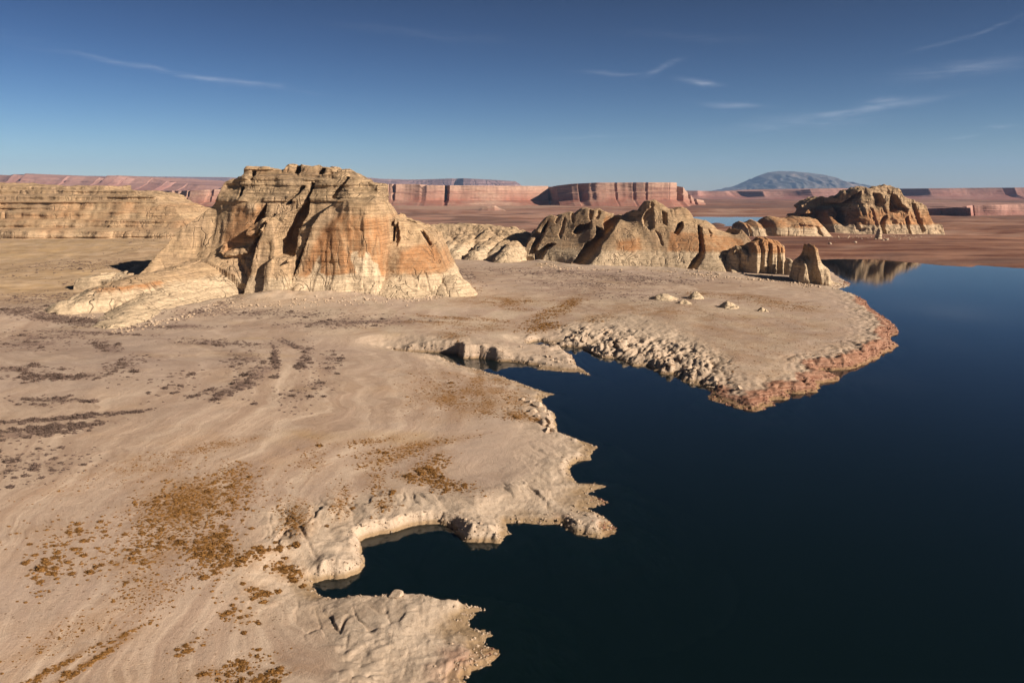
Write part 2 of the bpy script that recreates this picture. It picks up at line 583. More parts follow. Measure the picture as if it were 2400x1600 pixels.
# ------------------------------------------------------------------ the ground: shoreline and heights
# photo pixel of the shoreline, height at which that pixel is read, bank height, bank width, red layered rock (0..1)
SHORE_PX = [
    (1010, 1900, 0, 2, 10, 0), (1060, 1720, 0, 2, 10, 0), (1075, 1650, 0, 2, 8, .2), (1090, 1600, 0, 2, 6, .5), (1109, 1574, 0, 2.5, 6, .4),
    (1147, 1559, 0, 2.2, 7, .3), (1163, 1548, 0, 1.8, 8, .5), (1166, 1525, 0, 1.4, 8, .7), (1143, 1513, 0, 1, 7, .4), (1140, 1498, 0, 1, 6, .2), (1159, 1488, 0, 1.2, 7, .3),
    (1128, 1477, 0, 1, 6, .1), (1105, 1467, 0, .8, 6, 0), (1101, 1452, 0, .8, 6, .1), (1113, 1437, 0, .8, 6, .2), (1140, 1428, 0, .8, 8, .5), (1109, 1418, .3, 1.5, 5, .2),
    (1067, 1402, 1.5, 2.2, 2, 0), (1036, 1400, 2, 2.4, 1.6, 0), (990, 1391, 2, 2.5, 1.4, 0), (952, 1389, 2, 2.5, 1.4, 0), (906, 1391, 2, 2.5, 1.3, 0), (853, 1391, 2, 2.5, 1.3, 0),
    (784, 1395, 1.4, 1.8, 1.8, 0), (745, 1388, .6, .9, 3, 0), (733, 1376, 0, .6, 5, 0),
    (730, 1366, 0, 2.4, 3, 0), (768, 1356, 0, 4.6, 3, 0), (814, 1353, 0, 4.6, 3, 0), (845, 1339, 0, 3.8, 3, 0), (853, 1326, 0, 3.2, 3, 0), (849, 1299, 0, 4, 4, 0),
    (843, 1268, 0, 4.0, 2.5, 0), (860, 1259, 0, 4.0, 1.8, 0), (887, 1251, 0, 4.0, 1.8, 0), (918, 1248, 0, 4.0, 1.8, 0), (945, 1238, 0, 4.0, 1.8, 0), (979, 1229, 0, 3.8, 1.8, 0), (1006, 1226, 0, 3.6, 1.8, 0),
    (1033, 1226, 0, 3.4, 1.8, 0), (1064, 1238, 0, 3, 3, 0), (1074, 1255, 0, 4, 4, 0), (1091, 1270, 0, 4.6, 4, 0), (1135, 1270, 0, 4.2, 4, 0), (1171, 1272, 0, 3.6, 4, 0), (1180, 1258, 0, 2.6, 5, 0),
    (1198, 1251, 0, 1.6, 5, .2), (1190, 1238, 0, 1.4, 4, 0), (1186, 1226, 0, 1.4, 3, 0), (1231, 1224, 0, 1.4, 3, 0), (1278, 1228, 0, 1.4, 4, .1), (1312, 1229, 0, 1.5, 4, .4), (1329, 1241, 0, 2.4, 5, .2),
    (1373, 1256, 0, 3, 6, 0), (1401, 1263, 0, 2.4, 6, .2), (1445, 1248, 0, 1.6, 7, .8), (1445, 1234, 0, 1.6, 7, .8), (1424, 1221, 0, 2.2, 6, .1), (1418, 1211, 0, 2.2, 6, 0), (1379, 1197, 0, 1.2, 6, 0),
    (1380, 1190, 0, 1, 6, 0), (1407, 1185, 0, 1, 6, .4), (1430, 1177, 0, .8, 7, .9), (1397, 1166, 0, 1, 6, .3), (1375, 1158, 0, 1, 5, 0), (1394, 1148, 0, 1, 6, .2), (1419, 1139, 0, .8, 7, .3),
    (1397, 1136, 0, 1, 6, .1), (1353, 1132, 0, 1.4, 5, 0), (1336, 1112, 0, 2.6, 4, 0), (1336, 1093, 0, 2.6, 4, 0), (1353, 1081, 0, 2.4, 4, .1), (1384, 1076, 0, 1.4, 6, .2), (1384, 1064, 0, 1.4, 6, .2),
    (1401, 1047, 0, .9, 8, .3), (1350, 1029, 0, 2, 6, 0), (1316, 1018, 0, 2.4, 5, 0), (1304, 1008, 0, 2.6, 4, 0), (1300, 986, 0, 2.8, 3.5, 0), (1297, 969, 0, 2.8, 4, 0), (1278, 966, 0, 2.6, 4, 0),
    (1281, 956, 0, 2.6, 4, 0), (1268, 934, 0, 1.6, 6, 0), (1299, 924, 0, .7, 9, .2), (1263, 915, 0, 1.5, 7, 0), (1207, 895, 0, 1.8, 7, 0), (1174, 882, 0, 1.8, 8, 0), (1120, 867, 0, 1.8, 8, 0),
    (1085, 858, 0, 1.8, 8, 0), (1054, 847, .5, 1.8, 7, 0), (1041, 836, 1.0, 2, 6, 0), (1003, 829, .6, 2, 6, 0), (955, 827, .3, 1.5, 6, 0), (918, 821.5, 0, 2.5, 5, 0),
    (960, 824.5, 0, 5, 4, 0), (1003, 825, 0, 6.5, 4, 0), (1040, 827, 0, 7.0, 3.5, 0), (1062, 828, 0, 7.4, 3, 0), (1074, 829, 0, 7.8, 2, 0), (1087, 840, 0, 8, 1.4, 0), (1125, 839, 0, 7.8, 1.6, 0),
    (1156, 843, 0, 7, 1.8, 0), (1169, 846, 0, 6, 2, 0), (1207, 848, 0, 4, 4, 0), (1233, 852, 0, 3, 6, 0), (1258, 858, 0, 2, 7, .1), (1262, 866, 0, 1.2, 8, .2), (1317, 871, 0, 1.2, 8, .1), (1355, 872, 0, 1.2, 8, .1),
    (1384, 880, 0, .7, 8, .2), (1375, 873, 0, .9, 7, .1), (1352, 859, 0, 2.6, 6, 0), (1347, 847, 0, 3.4, 5, 0), (1332, 830, 0, 4, 5, 0), (1312, 819, 0, 4, 5, 0), (1284, 815, 0, 3, 5, 0), (1245, 812, 0, 2.4, 5, 0),
    (1236, 806, 0, 2, 4, 0), (1252, 800, 0, 4, 3, 0), (1266, 799, 0, 2, 5, 0), (1285, 804, 0, 2, 5, 0), (1289, 811, 0, 3, 6, 0), (1327, 812, 0, 5, 6, 0), (1358, 815, 0, 5, 6, 0), (1388, 827, 0, 4.5, 7, 0),
    (1411, 838, 0, 4.5, 7, 0), (1450, 841, 0, 4.5, 7, 0), (1483, 858, 0, 4.5, 7, 0), (1519, 858, 0, 4, 7, 0), (1547, 874, 0, 4, 7, 0), (1580, 880, 0, 3.4, 7, .1), (1600, 892, 0, 3.6, 7, .2), (1648, 906, 0, 3.6, 8, .4),
    (1664, 918, 0, 3.8, 8, .6), (1660, 935, 0, 2.2, 9, 1), (1709, 951, 0, 2, 9, 1), (1765, 965, 0, 2.2, 9, 1), (1794, 959, 0, 2.6, 8, 1), (1790, 953, 0, 3, 8, 1), (1818, 951, 0, 2.6, 8, 1), (1806, 939, 0, 3.6, 7, 1), (1850, 935, 0, 3.2, 7, 1),
    (1846, 922, 0, 4, 7, 1), (1915, 918, 0, 3.6, 7, 1), (1919, 898, 0, 4, 7, 1), (1967, 892, 0, 3, 8, 1), (1965, 882, 0, 3, 8, 1), (1927, 878, 0, 4.4, 7, 1), (1922, 868, 0, 5, 8, 1), (1984, 866, 0, 5.4, 9, 1),
    (2028, 854, 0, 5.4, 9, 1), (2060, 838, 0, 5.4, 10, 1), (2064, 828, 0, 5.4, 10, 1), (2089, 822, 0, 5, 10, 1), (2107, 811, 0, 4.4, 11, 1), (2089, 801, 0, 5, 10, 1), (2087, 789, 0, 5, 10, 1), (2105, 781, 0, 4.4, 11, 1), (2105, 775, 0, 4.4, 11, 1),
    (2085, 753, 0, 5, 12, 1), (2060, 737, 0, 5, 12, 1), (2040, 725, 0, 4.6, 12, .9), (2028, 704, 0, 4, 12, .7), (2000, 690, 0, 3.4, 12, .4), (1960, 679, 0, 2.6, 12, .2), (1991, 669, 0, 1.6, 12, .6), (1993, 664, 0, 1.4, 12, .6), (1963, 648, 0, 2.2, 12, .2),
    (1940, 632, 0, 2.6, 12, .1), (1912, 617, 0, 2.4, 14, .5), (1900, 611, 0, 2, 16, 1), (1925, 608, 0, 1.6, 18, 1), (1979, 607, 0, 1.6, 20, 1), (2055, 608, 0, 1.6, 20, 1), (2157, 617, 0, 1.6, 22, 1), (2208, 622, 0, 1.4, 22, 1),
    (2277, 626, 0, 1.2, 22, 1), (2290, 621.5, 0, 1.4, 22, 1), (2400, 629, 0, 1.6, 22, 1), (2520, 640, 0, 1.6, 22, 1), (2700, 637, 0, 1.6, 22, 1)]
SH = np.array(SHORE_PX, float)
sx, sy = at_z(SH[:, 0], SH[:, 1], SH[:, 2])
SHP = np.stack([sx, sy], 1)


def roughen(P, A):
    """Subdivide the shoreline and push it in and out so that it is ragged."""
    out, at = [], []
    r = np.random.default_rng(11)
    for i in range(len(P) - 1):
        a, b = P[i], P[i + 1]
        L = np.linalg.norm(b - a)
        n = max(1, min(4, int(L / 7)))
        if i < 2 or L > 120:
            n = 1
        nrm = np.array([-(b - a)[1], (b - a)[0]]) / max(L, 1e-6)
        for k in range(n):
            t = k / n
            q = a + (b - a) * t
            if k:
                q = q + nrm * r.normal(0, .09) * min(L / n, 9)
            out.append(q)
            at.append(A[i] * (1 - t) + A[i + 1] * t)
    out.append(P[-1])
    at.append(A[-1])
    return np.array(out), np.array(at)


SHP, SHA = roughen(SHP, SH[:, 3:6])
LAND = np.concatenate([SHP, [[3500, 1500], [9000, 2500], [60000, 9000], [60000, 90000], [-60000, 90000], [-60000, -3000], [-200, -3000], [-60, 20]]]).astype(np.float32)
SHPf, SHAf = SHP.astype(np.float32), SHA.astype(np.float32)

CTRL = [(0, 1600, 11), (300, 1600, 7.5), (600, 1600, 4.8), (900, 1600, 3.2), (1040, 1560, 2.4), (-600, 1600, 20), (-600, 1200, 24), (-500, 950, 26),
        (0, 1400, 13), (300, 1400, 9), (600, 1400, 4.6), (720, 1420, 2.4), (900, 1480, 3), (1000, 1460, 2.6), (0, 1200, 15), (300, 1200, 11), (600, 1200, 7.5), (800, 1180, 5.4), (760, 1300, 5), (960, 1190, 4.8),
        (0, 1050, 17), (300, 1050, 13.5), (600, 1050, 9.5), (900, 1000, 6.4), (1150, 1000, 4.2), (1180, 1110, 2.8), (1120, 1190, 4.2), (1270, 1120, 4.6), (1250, 1180, 3.4), (1300, 1060, 3.4),
        (0, 950, 18), (300, 930, 15.5), (600, 950, 11.5), (0, 870, 18.5), (300, 870, 16.5), (600, 860, 12), (800, 880, 8.5), (1000, 900, 5), (1200, 940, 3.6),
        (0, 805, 15), (300, 790, 13), (600, 785, 10.5), (750, 800, 9), (880, 812, 6), (0, 740, 17), (130, 755, 12), (250, 775, 12), (600, 740, 11), (850, 720, 10), (1050, 720, 7.5), (1000, 790, 7.5), (1100, 795, 8),
        (0, 660, 20), (0, 600, 27), (-600, 640, 26), (200, 620, 23), (300, 580, 28), (80, 700, 15), (1100, 660, 8), (1150, 620, 9), (1200, 580, 10), (1100, 560, 12), (1000, 560, 13),
        (1300, 660, 8), (1500, 680, 8), (1400, 720, 6.5), (1600, 720, 8), (1800, 700, 7), (1900, 720, 6), (1700, 780, 6), (1900, 800, 5.6), (1700, 880, 5), (1800, 860, 5.4), (1450, 780, 6), (1560, 830, 5.6),
        (1650, 650, 7), (1850, 665, 4), (1250, 740, 4), (1220, 780, 4), (1180, 815, 6), (1330, 840, 3), (1900, 575, 5), (2000, 560, 6), (2200, 560, 5.5), (2400, 560, 5.5), (2300, 590, 3.4), (2000, 590, 3), (2600, 590, 3.5),
        (1500, 560, 10), (1750, 560, 8), (1300, 545, 12)]
CT = np.array(CTRL, float)
_cx, _cy = at_z(CT[:, 0], CT[:, 1], CT[:, 2])
CSURF = Rbf(np.stack([_cx, _cy], 1), CT[:, 2], 12.0, .05)
PONDS = [[(1560, 511), (1640, 508.5), (1790, 509), (1795, 514), (1770, 520), (1735, 531), (1680, 534), (1600, 536), (1500, 530)],
         [(2150, 506), (2185, 502), (2272, 504.5), (2300, 501.5), (2420, 502), (2500, 508), (2330, 507), (2230, 508)]]
PONDW = [np.stack(at_z(*np.array(p, float).T, 0), 1) for p in PONDS]
POND_ISL = at_z(1680, 527.5, 0)
RUBBLE = np.stack(at_z(*np.array([(1285, 800), (1330, 770), (1400, 745), (1500, 745), (1580, 775), (1640, 810), (1690, 850), (1690, 935), (1640, 925), (1560, 890), (1470, 860), (1380, 830), (1300, 818)], float).T, 3), 1)
SLICK_A = np.stack(at_z(*np.array([(600, 1230), (840, 1170), (1000, 1150), (1120, 1170), (1230, 1110), (1330, 1010), (1440, 1040), (1470, 1260), (1100, 1290), (870, 1270), (870, 1350), (740, 1380), (640, 1320)], float).T, 3), 1)
SLICK_B = np.stack(at_z(*np.array([(740, 1400), (900, 1380), (1100, 1395), (1200, 1500), (1150, 1620), (800, 1640), (760, 1500)], float).T, 2.5), 1)


APRONS = []
for _ln, _h, _w in (([(640, 704), (720, 700), (800, 696), (900, 690), (1000, 684), (1070, 668)], 5.0, 22.0), ([(262, 762), (330, 752), (420, 734), (520, 712), (640, 704)], 3.5, 20.0), ([(1262, 612), (1340, 622), (1440, 624), (1560, 626), (1690, 638), (1840, 644)], 3.5, 18.0), ([(160, 730), (240, 734), (330, 728)], 2.5, 16.0)):
    APRONS.append((np.stack(at_z(*np.array(_ln, float).T, 10), 1), _h, _w))
FLATS = np.stack(at_z(*np.array([(640, 735), (800, 705), (1000, 690), (1200, 680), (1340, 700), (1700, 690), (1950, 740), (1900, 830), (1700, 900), (1400, 790), (1230, 800), (900, 800), (700, 775)], float).T, 6), 1)


def shore_info(x, y):
    """Signed distance to the shore (positive on land) and bank height, width and redness blended from the nearby shore."""
    d = np.empty(x.shape, np.float32)
    at = np.empty(x.shape + (3,), np.float32)
    for s in range(0, len(x), 60000):
        xs, ys = x[s:s + 60000].astype(np.float32), y[s:s + 60000].astype(np.float32)
        d[s:s + 60000] = poly_sdf(xs, ys, LAND)
        w = 1.0 / ((xs[:, None] - SHPf[None, :, 0]) ** 2 + (ys[:, None] - SHPf[None, :, 1]) ** 2 + .5)
        w = w * w
        at[s:s + 60000] = (w @ SHAf) / w.sum(1)[:, None]
    return d, at


def ground_z(x, y, full=False):
    sh = np.shape(x)
    x, y = np.ravel(x).astype(np.float64), np.ravel(y).astype(np.float64)
    r = np.hypot(x, y)
    near = r < 2600
    d = np.full(x.shape, 500., np.float32)
    at = np.zeros(x.shape + (3,), np.float32)
    if near.any():
        d[near], at[near] = shore_info(x[near], y[near])
    Hb, Wb, red = at[:, 0], np.maximum(at[:, 1], .8), at[:, 2]
    # ragged bank edge
    dn = d + (fbm(x / 5.5, y / 5.5, 3, 5) * 1.2 + (.5 - np.abs(perlin(x / 2.3, y / 2.3, 9))) * .9 - .2) * np.clip(Wb / 4, .5, 1.6) * (np.abs(d) < 60)
    base = CSURF(np.clip(x, -500, 1500), np.clip(y, 100, 1700))
    base = np.maximum(base, .9 + .02 * np.clip(d, 0, 100))
    far = sstep(1300, 2200, r)
    farz = 7.0 + 7 * fbm(x / 900, y / 900, 4, 21) + 3.0 * fbm(x / 160, y / 160, 3, 25)
    farz = farz + 5.0 * np.tanh(6 * fbm(x / 1500, y / 700, 4, 27)) + 2.0 * np.tanh(8 * fbm(x / 420, y / 300, 3, 29))
    farz = np.maximum(farz, 2.5) + sstep(3000, 9000, r) * 8
    base = base * (1 - far) + farz * far
    # detail: sandy terraces (old shorelines) and small bumps
    inl = sstep(8, 45, d)
    und = fbm(x / 38, y / 38, 4, 31) * 1.0 + fbm(x / 9, y / 9, 3, 35) * .10
    base = base + und * (.35 + .65 * inl) * (1 - .3 * far)
    stp = .55
    q = base / stp + .35 * fbm(x / 30, y / 30, 3, 41)
    terr = (np.floor(q) + sstep(.25, .75, q - np.floor(q)) - .35 * fbm(x / 30, y / 30, 3, 41)) * stp
    base = base * .88 + terr * .12
    # gullied slopes below the layered mesa
    slope = sstep(-150, -270, x) * sstep(560, 680, y) * sstep(1200, 1060, y)
    base = base + slope * (5.0 * fbm(x / 120, y / 70, 4, 45) + 2.2 * (ridged(x / 60, y / 34, 3, 47) - .6))
    # aprons of sand and debris that lead up to the rocks
    for ln, hh, ww in APRONS:
        m = (np.abs(x - ln[:, 0].mean()) < 420) & (np.abs(y - ln[:, 1].mean()) < 240)
        if m.any():
            dl, _ = line_dist(x[m], y[m], ln)
            base[m] = base[m] + hh * np.exp(-(dl / ww) ** 1.4) * (1 + .3 * fbm(x[m] / 14, y[m] / 14, 3, 49))
    base = base + 9.0 * sstep(-400, -470, x) * sstep(930, 1075, y + 20 * fbm(x / 60, y / 60, 3, 48)) * sstep(1400, 1200, y)
    # slickrock hummocks near the water
    sa = np.zeros(x.shape, np.float32)
    sb = np.zeros(x.shape, np.float32)
    rb = np.zeros(x.shape, np.float32)
    m = r < 420
    sa[m] = sstep(-6, 7, poly_sdf(x[m], y[m], SLICK_A))
    sb[m] = sstep(-3, 4, poly_sdf(x[m], y[m], SLICK_B))
    m = (r > 300) & (r < 700)
    rb[m] = sstep(-14, 10, poly_sdf(x[m], y[m], RUBBLE))
    nearshore = sstep(30, 6, d) * (d > 0) * (r < 1000)
    hum = ridged(x / 15 + .6 * fbm(x / 20, y / 20, 2, 50), y / 26, 3, 51) - .62
    hum2 = ridged((x * .8 + y * .6) / 7, (y * .8 - x * .6) / 15, 3, 57) - .62
    # fins of the rubbly shore run inland
    ux, uy = x * .94 - y * .33, x * .33 + y * .94
    fin = ridged(ux / 15 + .9 * fbm(x / 22, y / 22, 3, 60), uy / 48, 3, 61)
    fin2 = ridged(ux / 4.2, uy / 15, 2, 66)
    blocks = np.abs(perlin(ux / 7, uy / 9, 70))
    rock = np.maximum(np.maximum(sa, sb), np.maximum(rb, nearshore * .7))
    swell = fbm(x / 19, y / 27, 2, 52) * 1.5 + np.abs(perlin((x * .8 + y * .6) / 11, (y * .8 - x * .6) / 24, 53)) * 1.5 - .5
    joint = sstep(.07, .0, np.abs(perlin((x + .5 * y) / 13, (y - .5 * x) / 40, 54))) + .8 * sstep(.05, 0, np.abs(perlin((y + .3 * x) / 9, (x - .3 * y) / 34, 55)))
    joint = joint * sstep(-.25, .35, fbm(x / 26, y / 26, 2, 56))
    base = base + np.maximum(sa, nearshore * .6) * (1 - rb) * (swell - .9 * joint)
    lobes = np.abs(np.sin((x + 1.5 * fbm(x / 9, y / 9, 2, 74)) / 3.4)) ** .7 * sstep(-.1, .3, perlin(x / 17, y / 30, 75))
    cross = sstep(.08, 0, np.abs(perlin(x / 26, y / 4.6, 78)))
    base = base + sb * (lobes * .9 + .7 * fbm(x / 12, y / 12, 3, 76) - .9 * cross * lobes)
    inshore = sstep(75, 12, d)
    rb = rb * (.18 + .82 * inshore)
    base = base + rb * (((fin - .72) * 6.5 * (.55 + .9 * fbm(x / 30, y / 30, 2, 63)) + (fin2 - .7) * .8 - .9 * sstep(.08, .0, blocks)))
    base = base + rock * (fbm(x / 2.2, y / 2.2, 3, 81) * .13)
    sq = base / .8 + .9 * fbm(x / 11, y / 16, 3, 83)
    led = (np.floor(sq) + sstep(.55, .95, sq - np.floor(sq)) - .9 * fbm(x / 11, y / 16, 3, 83)) * .8
    base = base + np.maximum(np.maximum(sa, sb), nearshore * .6) * (1 - rb) * .75 * (led - base)
    # jointed slabs: blocks of bare rock at slightly different levels with open joints between
    zone = np.maximum(np.maximum(sa, sb), np.maximum(nearshore * .8, rb))
    m = zone > .05
    if m.any():
        xm, ym = x[m] + 1.2 * fbm(x[m] / 6, y[m] / 6, 2, 86), y[m] + 1.2 * fbm(x[m] / 6, y[m] / 6, 2, 87)
        e1, a1, b1 = cells((xm * .9 + ym * .44) / 4.6, (ym * .9 - xm * .44) / 15.0, 3)
        e2, a2, b2 = cells((xm * .94 - ym * .33) / 6.0, (xm * .33 + ym * .94) / 15.0, 5)
        blk = .42 * a1 - .45 * sstep(.12, .02, e1)
        blk2 = 1.0 * a2 - 1.3 * sstep(.14, .02, e2)
        patch = sstep(-.2, .25, fbm(xm / 18, ym / 18, 3, 88))
        base[m] = base[m] + zone[m] * (1 - rb[m]) * patch * blk + rb[m] * (blk2 + .5 * blk)
    base = np.maximum(base, .35)
    # banks
    t = np.clip(dn / Wb, 0, 1)
    steep = np.clip(t * 1.15, 0, 1) ** .75
    nst = np.maximum(2.0, np.round(Hb / .95))
    tq = steep * nst + .4 * fbm(x / 6, y / 6, 2, 91)
    ledge = (np.floor(tq) + sstep(.45, .95, tq - np.floor(tq))) / nst
    prof = np.where(red > .3, np.clip(ledge, 0, 1.05), steep)
    Hn = Hb * (1 + .35 * fbm(x / 8, y / 8, 3, 95) + red * .3 * fbm(x / 3, y / 3, 2, 96))
    k = sstep(0, 1, (dn - Wb * .8) / (9 + 2.2 * Wb))
    zl = prof * Hn * (1 - k) + base * k + (1 - k) * prof * rb * np.maximum((fin - .7) * 5 + (fin2 - .7) * 2, -Hn * .8)
    zl = zl + (1 - k) * prof * nearshore * (hum2 * .35 + fbm(x / 1.3, y / 1.3, 2, 99) * .2)
    zl = np.where(dn > 0, np.maximum(zl, .04 + .02 * np.clip(dn, 0, 5)), zl)
    e = np.clip(-dn, 0, None)
    shelf = np.clip(5 - Hb, .8, 4.5) * 1.7
    zw = -(.13 * np.minimum(e, shelf) + .5 * np.clip(e - shelf, 0, None)) - .05 + .25 * fbm(x / 4, y / 4, 3, 97) * np.clip(e / 3, 0, 1)
    z = np.where(dn > 0, zl, np.minimum(zw, -.04))
    for P in PONDW:
        m = r > 1400
        pd = np.full(x.shape, -500., np.float32)
        pd[m] = poly_sdf(x[m], y[m], P)
        pd = pd + 30 * fbm(x / 90, y / 90, 3, 101) * (pd > -150)
        z = np.where(pd > -120, z * sstep(0, -120, pd) - .5 * sstep(-14, 0, pd) - sstep(0, 60, pd) * 6, z)
    di = np.hypot((x - POND_ISL[0]) / 28, (y - POND_ISL[1]) / 45)
    z = np.where(di < 1.3, np.maximum(z, 7.5 * (1 - di ** 2) - .5), z)
    if full:
        return z.reshape(sh), d.reshape(sh), red.reshape(sh), rock.reshape(sh), far.reshape(sh), rb.reshape(sh)
    return z.reshape(sh)


def on_ground(px, py, n=4):
    """World point where a photo pixel meets the ground."""
    z = np.full(np.shape(px), 6.0)
    for _ in range(n):
        x, y = at_z(px, py, z)
        z = ground_z(x, y)
    return x, y, z


# clusters of shrubs: photo pixel centre, radii, tilt in degrees, count
GOLD = [(450, 1185, 150, 62, -18, 900, 1.0), (1700, 760, 160, 26, 6, 110, .6), (1520, 725, 120, 14, 4, 80, .6), (1900, 770, 90, 40, 20, 90, .6), (1780, 830, 120, 30, 14, 80, .6), (560, 1125, 45, 35, 0, 190, .8), (350, 1285, 110, 60, -25, 260, 1.0), (500, 1290, 45, 65, 20, 230, 1.15), (150, 1270, 115, 70, -15, 130, 1.15), (120, 1350, 80, 30, -20, 30, 1.1),
        (575, 1315, 60, 18, -5, 30, 1.5), (640, 1290, 50, 12, 5, 18, 1.6), (675, 1335, 40, 22, 20, 60, 1.2), (860, 1035, 70, 8, -8, 70, .8), (970, 1045, 120, 10, -9, 130, .9), (930, 1070, 80, 14, -14, 90, 1.0), (1020, 1085, 40, 24, -25, 80, 1.1),
        (1010, 1110, 30, 12, 0, 40, 1.3), (1020, 1130, 90, 12, 9, 110, 1.1), (1050, 1140, 60, 14, 10, 70, 1.2), (985, 1100, 26, 22, 15, 30, 1.0), (880, 1130, 25, 40, 0, 50, .9), (900, 1165, 25, 30, 20, 50, .9), (800, 1170, 30, 45, 0, 70, .9), (690, 1215, 38, 42, -15, 160, .8), (740, 1080, 40, 40, -35, 50, .8),
        (1070, 925, 90, 45, 8, 330, .75), (990, 920, 70, 50, -20, 90, .7), (1120, 900, 22, 55, 15, 90, .7), (1170, 900, 30, 40, 20, 90, .8), (1200, 935, 40, 22, 20, 90, .8), (1215, 975, 42, 12, 10, 70, 1.0), (1260, 985, 30, 8, 20, 25, 1.0), (1140, 955, 25, 30, 30, 60, .7),
        (560, 1560, 100, 16, -14, 80, .95), (610, 1585, 80, 16, -10, 80, 1.0), (560, 1440, 45, 30, 20, 34, 1.1), (600, 1390, 40, 22, 15, 26, 1.2), (470, 1500, 60, 20, -30, 16, 1.1), (220, 1545, 110, 7, -32, 70, .9), (120, 1570, 110, 7, -30, 60, .8), (290, 1490, 60, 6, -30, 26, .9), (330, 1420, 160, 40, -28, 110, .6), (160, 1480, 150, 30, -30, 90, .55), (320, 1100, 200, 30, -15, 160, .55), (480, 1050, 120, 10, -12, 120, .6), (400, 1370, 120, 20, -15, 60, .7),
        (1180, 705, 120, 10, 2, 150, .8), (1100, 765, 110, 8, 3, 130, .8), (1090, 685, 26, 9, 0, 120, 1.3), (1075, 665, 30, 6, 0, 60, 1.2), (1060, 745, 80, 4, 4, 130, .9), (1000, 755, 60, 3, 0, 60, .8), (1290, 735, 60, 14, -20, 260, 1.3), (1345, 705, 40, 12, -20, 130, 1.1), (1275, 765, 45, 10, -8, 160, 1.5), (1060, 785, 30, 10, 0, 60, .8), (1190, 720, 60, 6, 5, 80, .9), (1160, 750, 50, 5, 8, 70, .9), (1230, 705, 50, 5, 0, 60, .9),
        (1760, 700, 110, 10, 6, 170, .9), (1850, 718, 70, 8, 6, 90, .9), (1640, 690, 40, 7, 0, 50, .9), (1860, 790, 170, 55, 12, 150, .7), (1400, 745, 40, 8, -5, 60, 1.0), (1600, 730, 110, 25, 5, 60, .7), (1560, 860, 60, 20, 25, 30, .8), (1750, 860, 110, 40, 12, 70, .7), (900, 1230, 60, 20, -10, 14, .9)]
DARK = [(110, 885, 120, 9, -2, 90, 1.3), (60, 865, 70, 8, 0, 40, 1.2), (140, 980, 150, 6, -5, 130, 1.1), (120, 1003, 130, 7, -5, 100, 1.1), (90, 1015, 100, 10, -4, 60, 1.0), (390, 895, 90, 30, -14, 44, 1.1), (560, 905, 60, 14, -22, 90, 1.0), (480, 925, 35, 9, -15, 22, 1.1),
        (645, 835, 8, 32, -4, 70, 1.1), (610, 870, 40, 14, -25, 40, 1.0), (715, 845, 16, 28, 18, 60, 1.1), (690, 810, 40, 6, 18, 50, 1.0), (500, 803, 120, 7, 3, 130, .9), (560, 840, 60, 22, 0, 60, .9), (300, 850, 70, 16, -12, 60, 1.1), (250, 812, 30, 14, 20, 50, 1.2), (90, 800, 100, 22, -3, 110, 1.0), (100, 938, 80, 14, 0, 50, 1.1), (780, 850, 26, 30, 15, 40, 1.0), (690, 925, 70, 32, -18, 50, 1.0), (745, 905, 30, 14, -5, 14, 1.1),
        (80, 1080, 130, 40, -10, 110, .9), (200, 780, 130, 4, 2, 90, 1.0), (620, 735, 170, 9, 1, 200, .9), (470, 730, 80, 8, -14, 110, 1.0), (830, 755, 160, 9, -2, 190, .9), (1300, 640, 180, 10, 2, 220, .9), (1500, 655, 150, 12, 2, 240, 1.0), (1350, 665, 120, 8, 2, 120, .9), (1150, 600, 90, 6, 0, 90, .9), (1080, 640, 40, 10, 20, 80, 1.0), (1450, 690, 200, 14, 3, 130, .8), (420, 617, 60, 14, -14, 170, .9), (300, 600, 160, 16, -8, 180, .9), (150, 620, 150, 14, -6, 150, .9), (90, 700, 110, 14, -4, 120, 1.0), (150, 748, 110, 9, 6, 420, 1.0), (60, 728, 70, 9, -4, 160, 1.0), (240, 660, 120, 10, 2, 90, 1.0), (380, 765, 150, 5, 0, 90, .9)]


def cluster_cover(x, y, z, clusters, soft=1.0):
    """How much shrub cover there is at ground points (litter and roots colour the soil)."""
    dxw, dyw, dzw = x, y, z - CAM_H
    zc = dyw * CP - dzw * SP
    u = 1200 + F_PX * dxw / np.maximum(zc, 1)
    v = 800 - F_PX * (dyw * SP + dzw * CP) / np.maximum(zc, 1)
    out = np.zeros(x.shape, np.float32)
    for cx, cy, a, b, th, n, s in clusters:
        t = radians(th)
        du, dv = u - cx, v - cy
        e = ((du * math.cos(t) + dv * math.sin(t)) / a) ** 2 + ((dv * math.cos(t) - du * math.sin(t)) / b) ** 2
        dens = min(1.0, n / (a * b) * 18)
        out = np.maximum(out, np.exp(-e * .85) * dens)
    return out


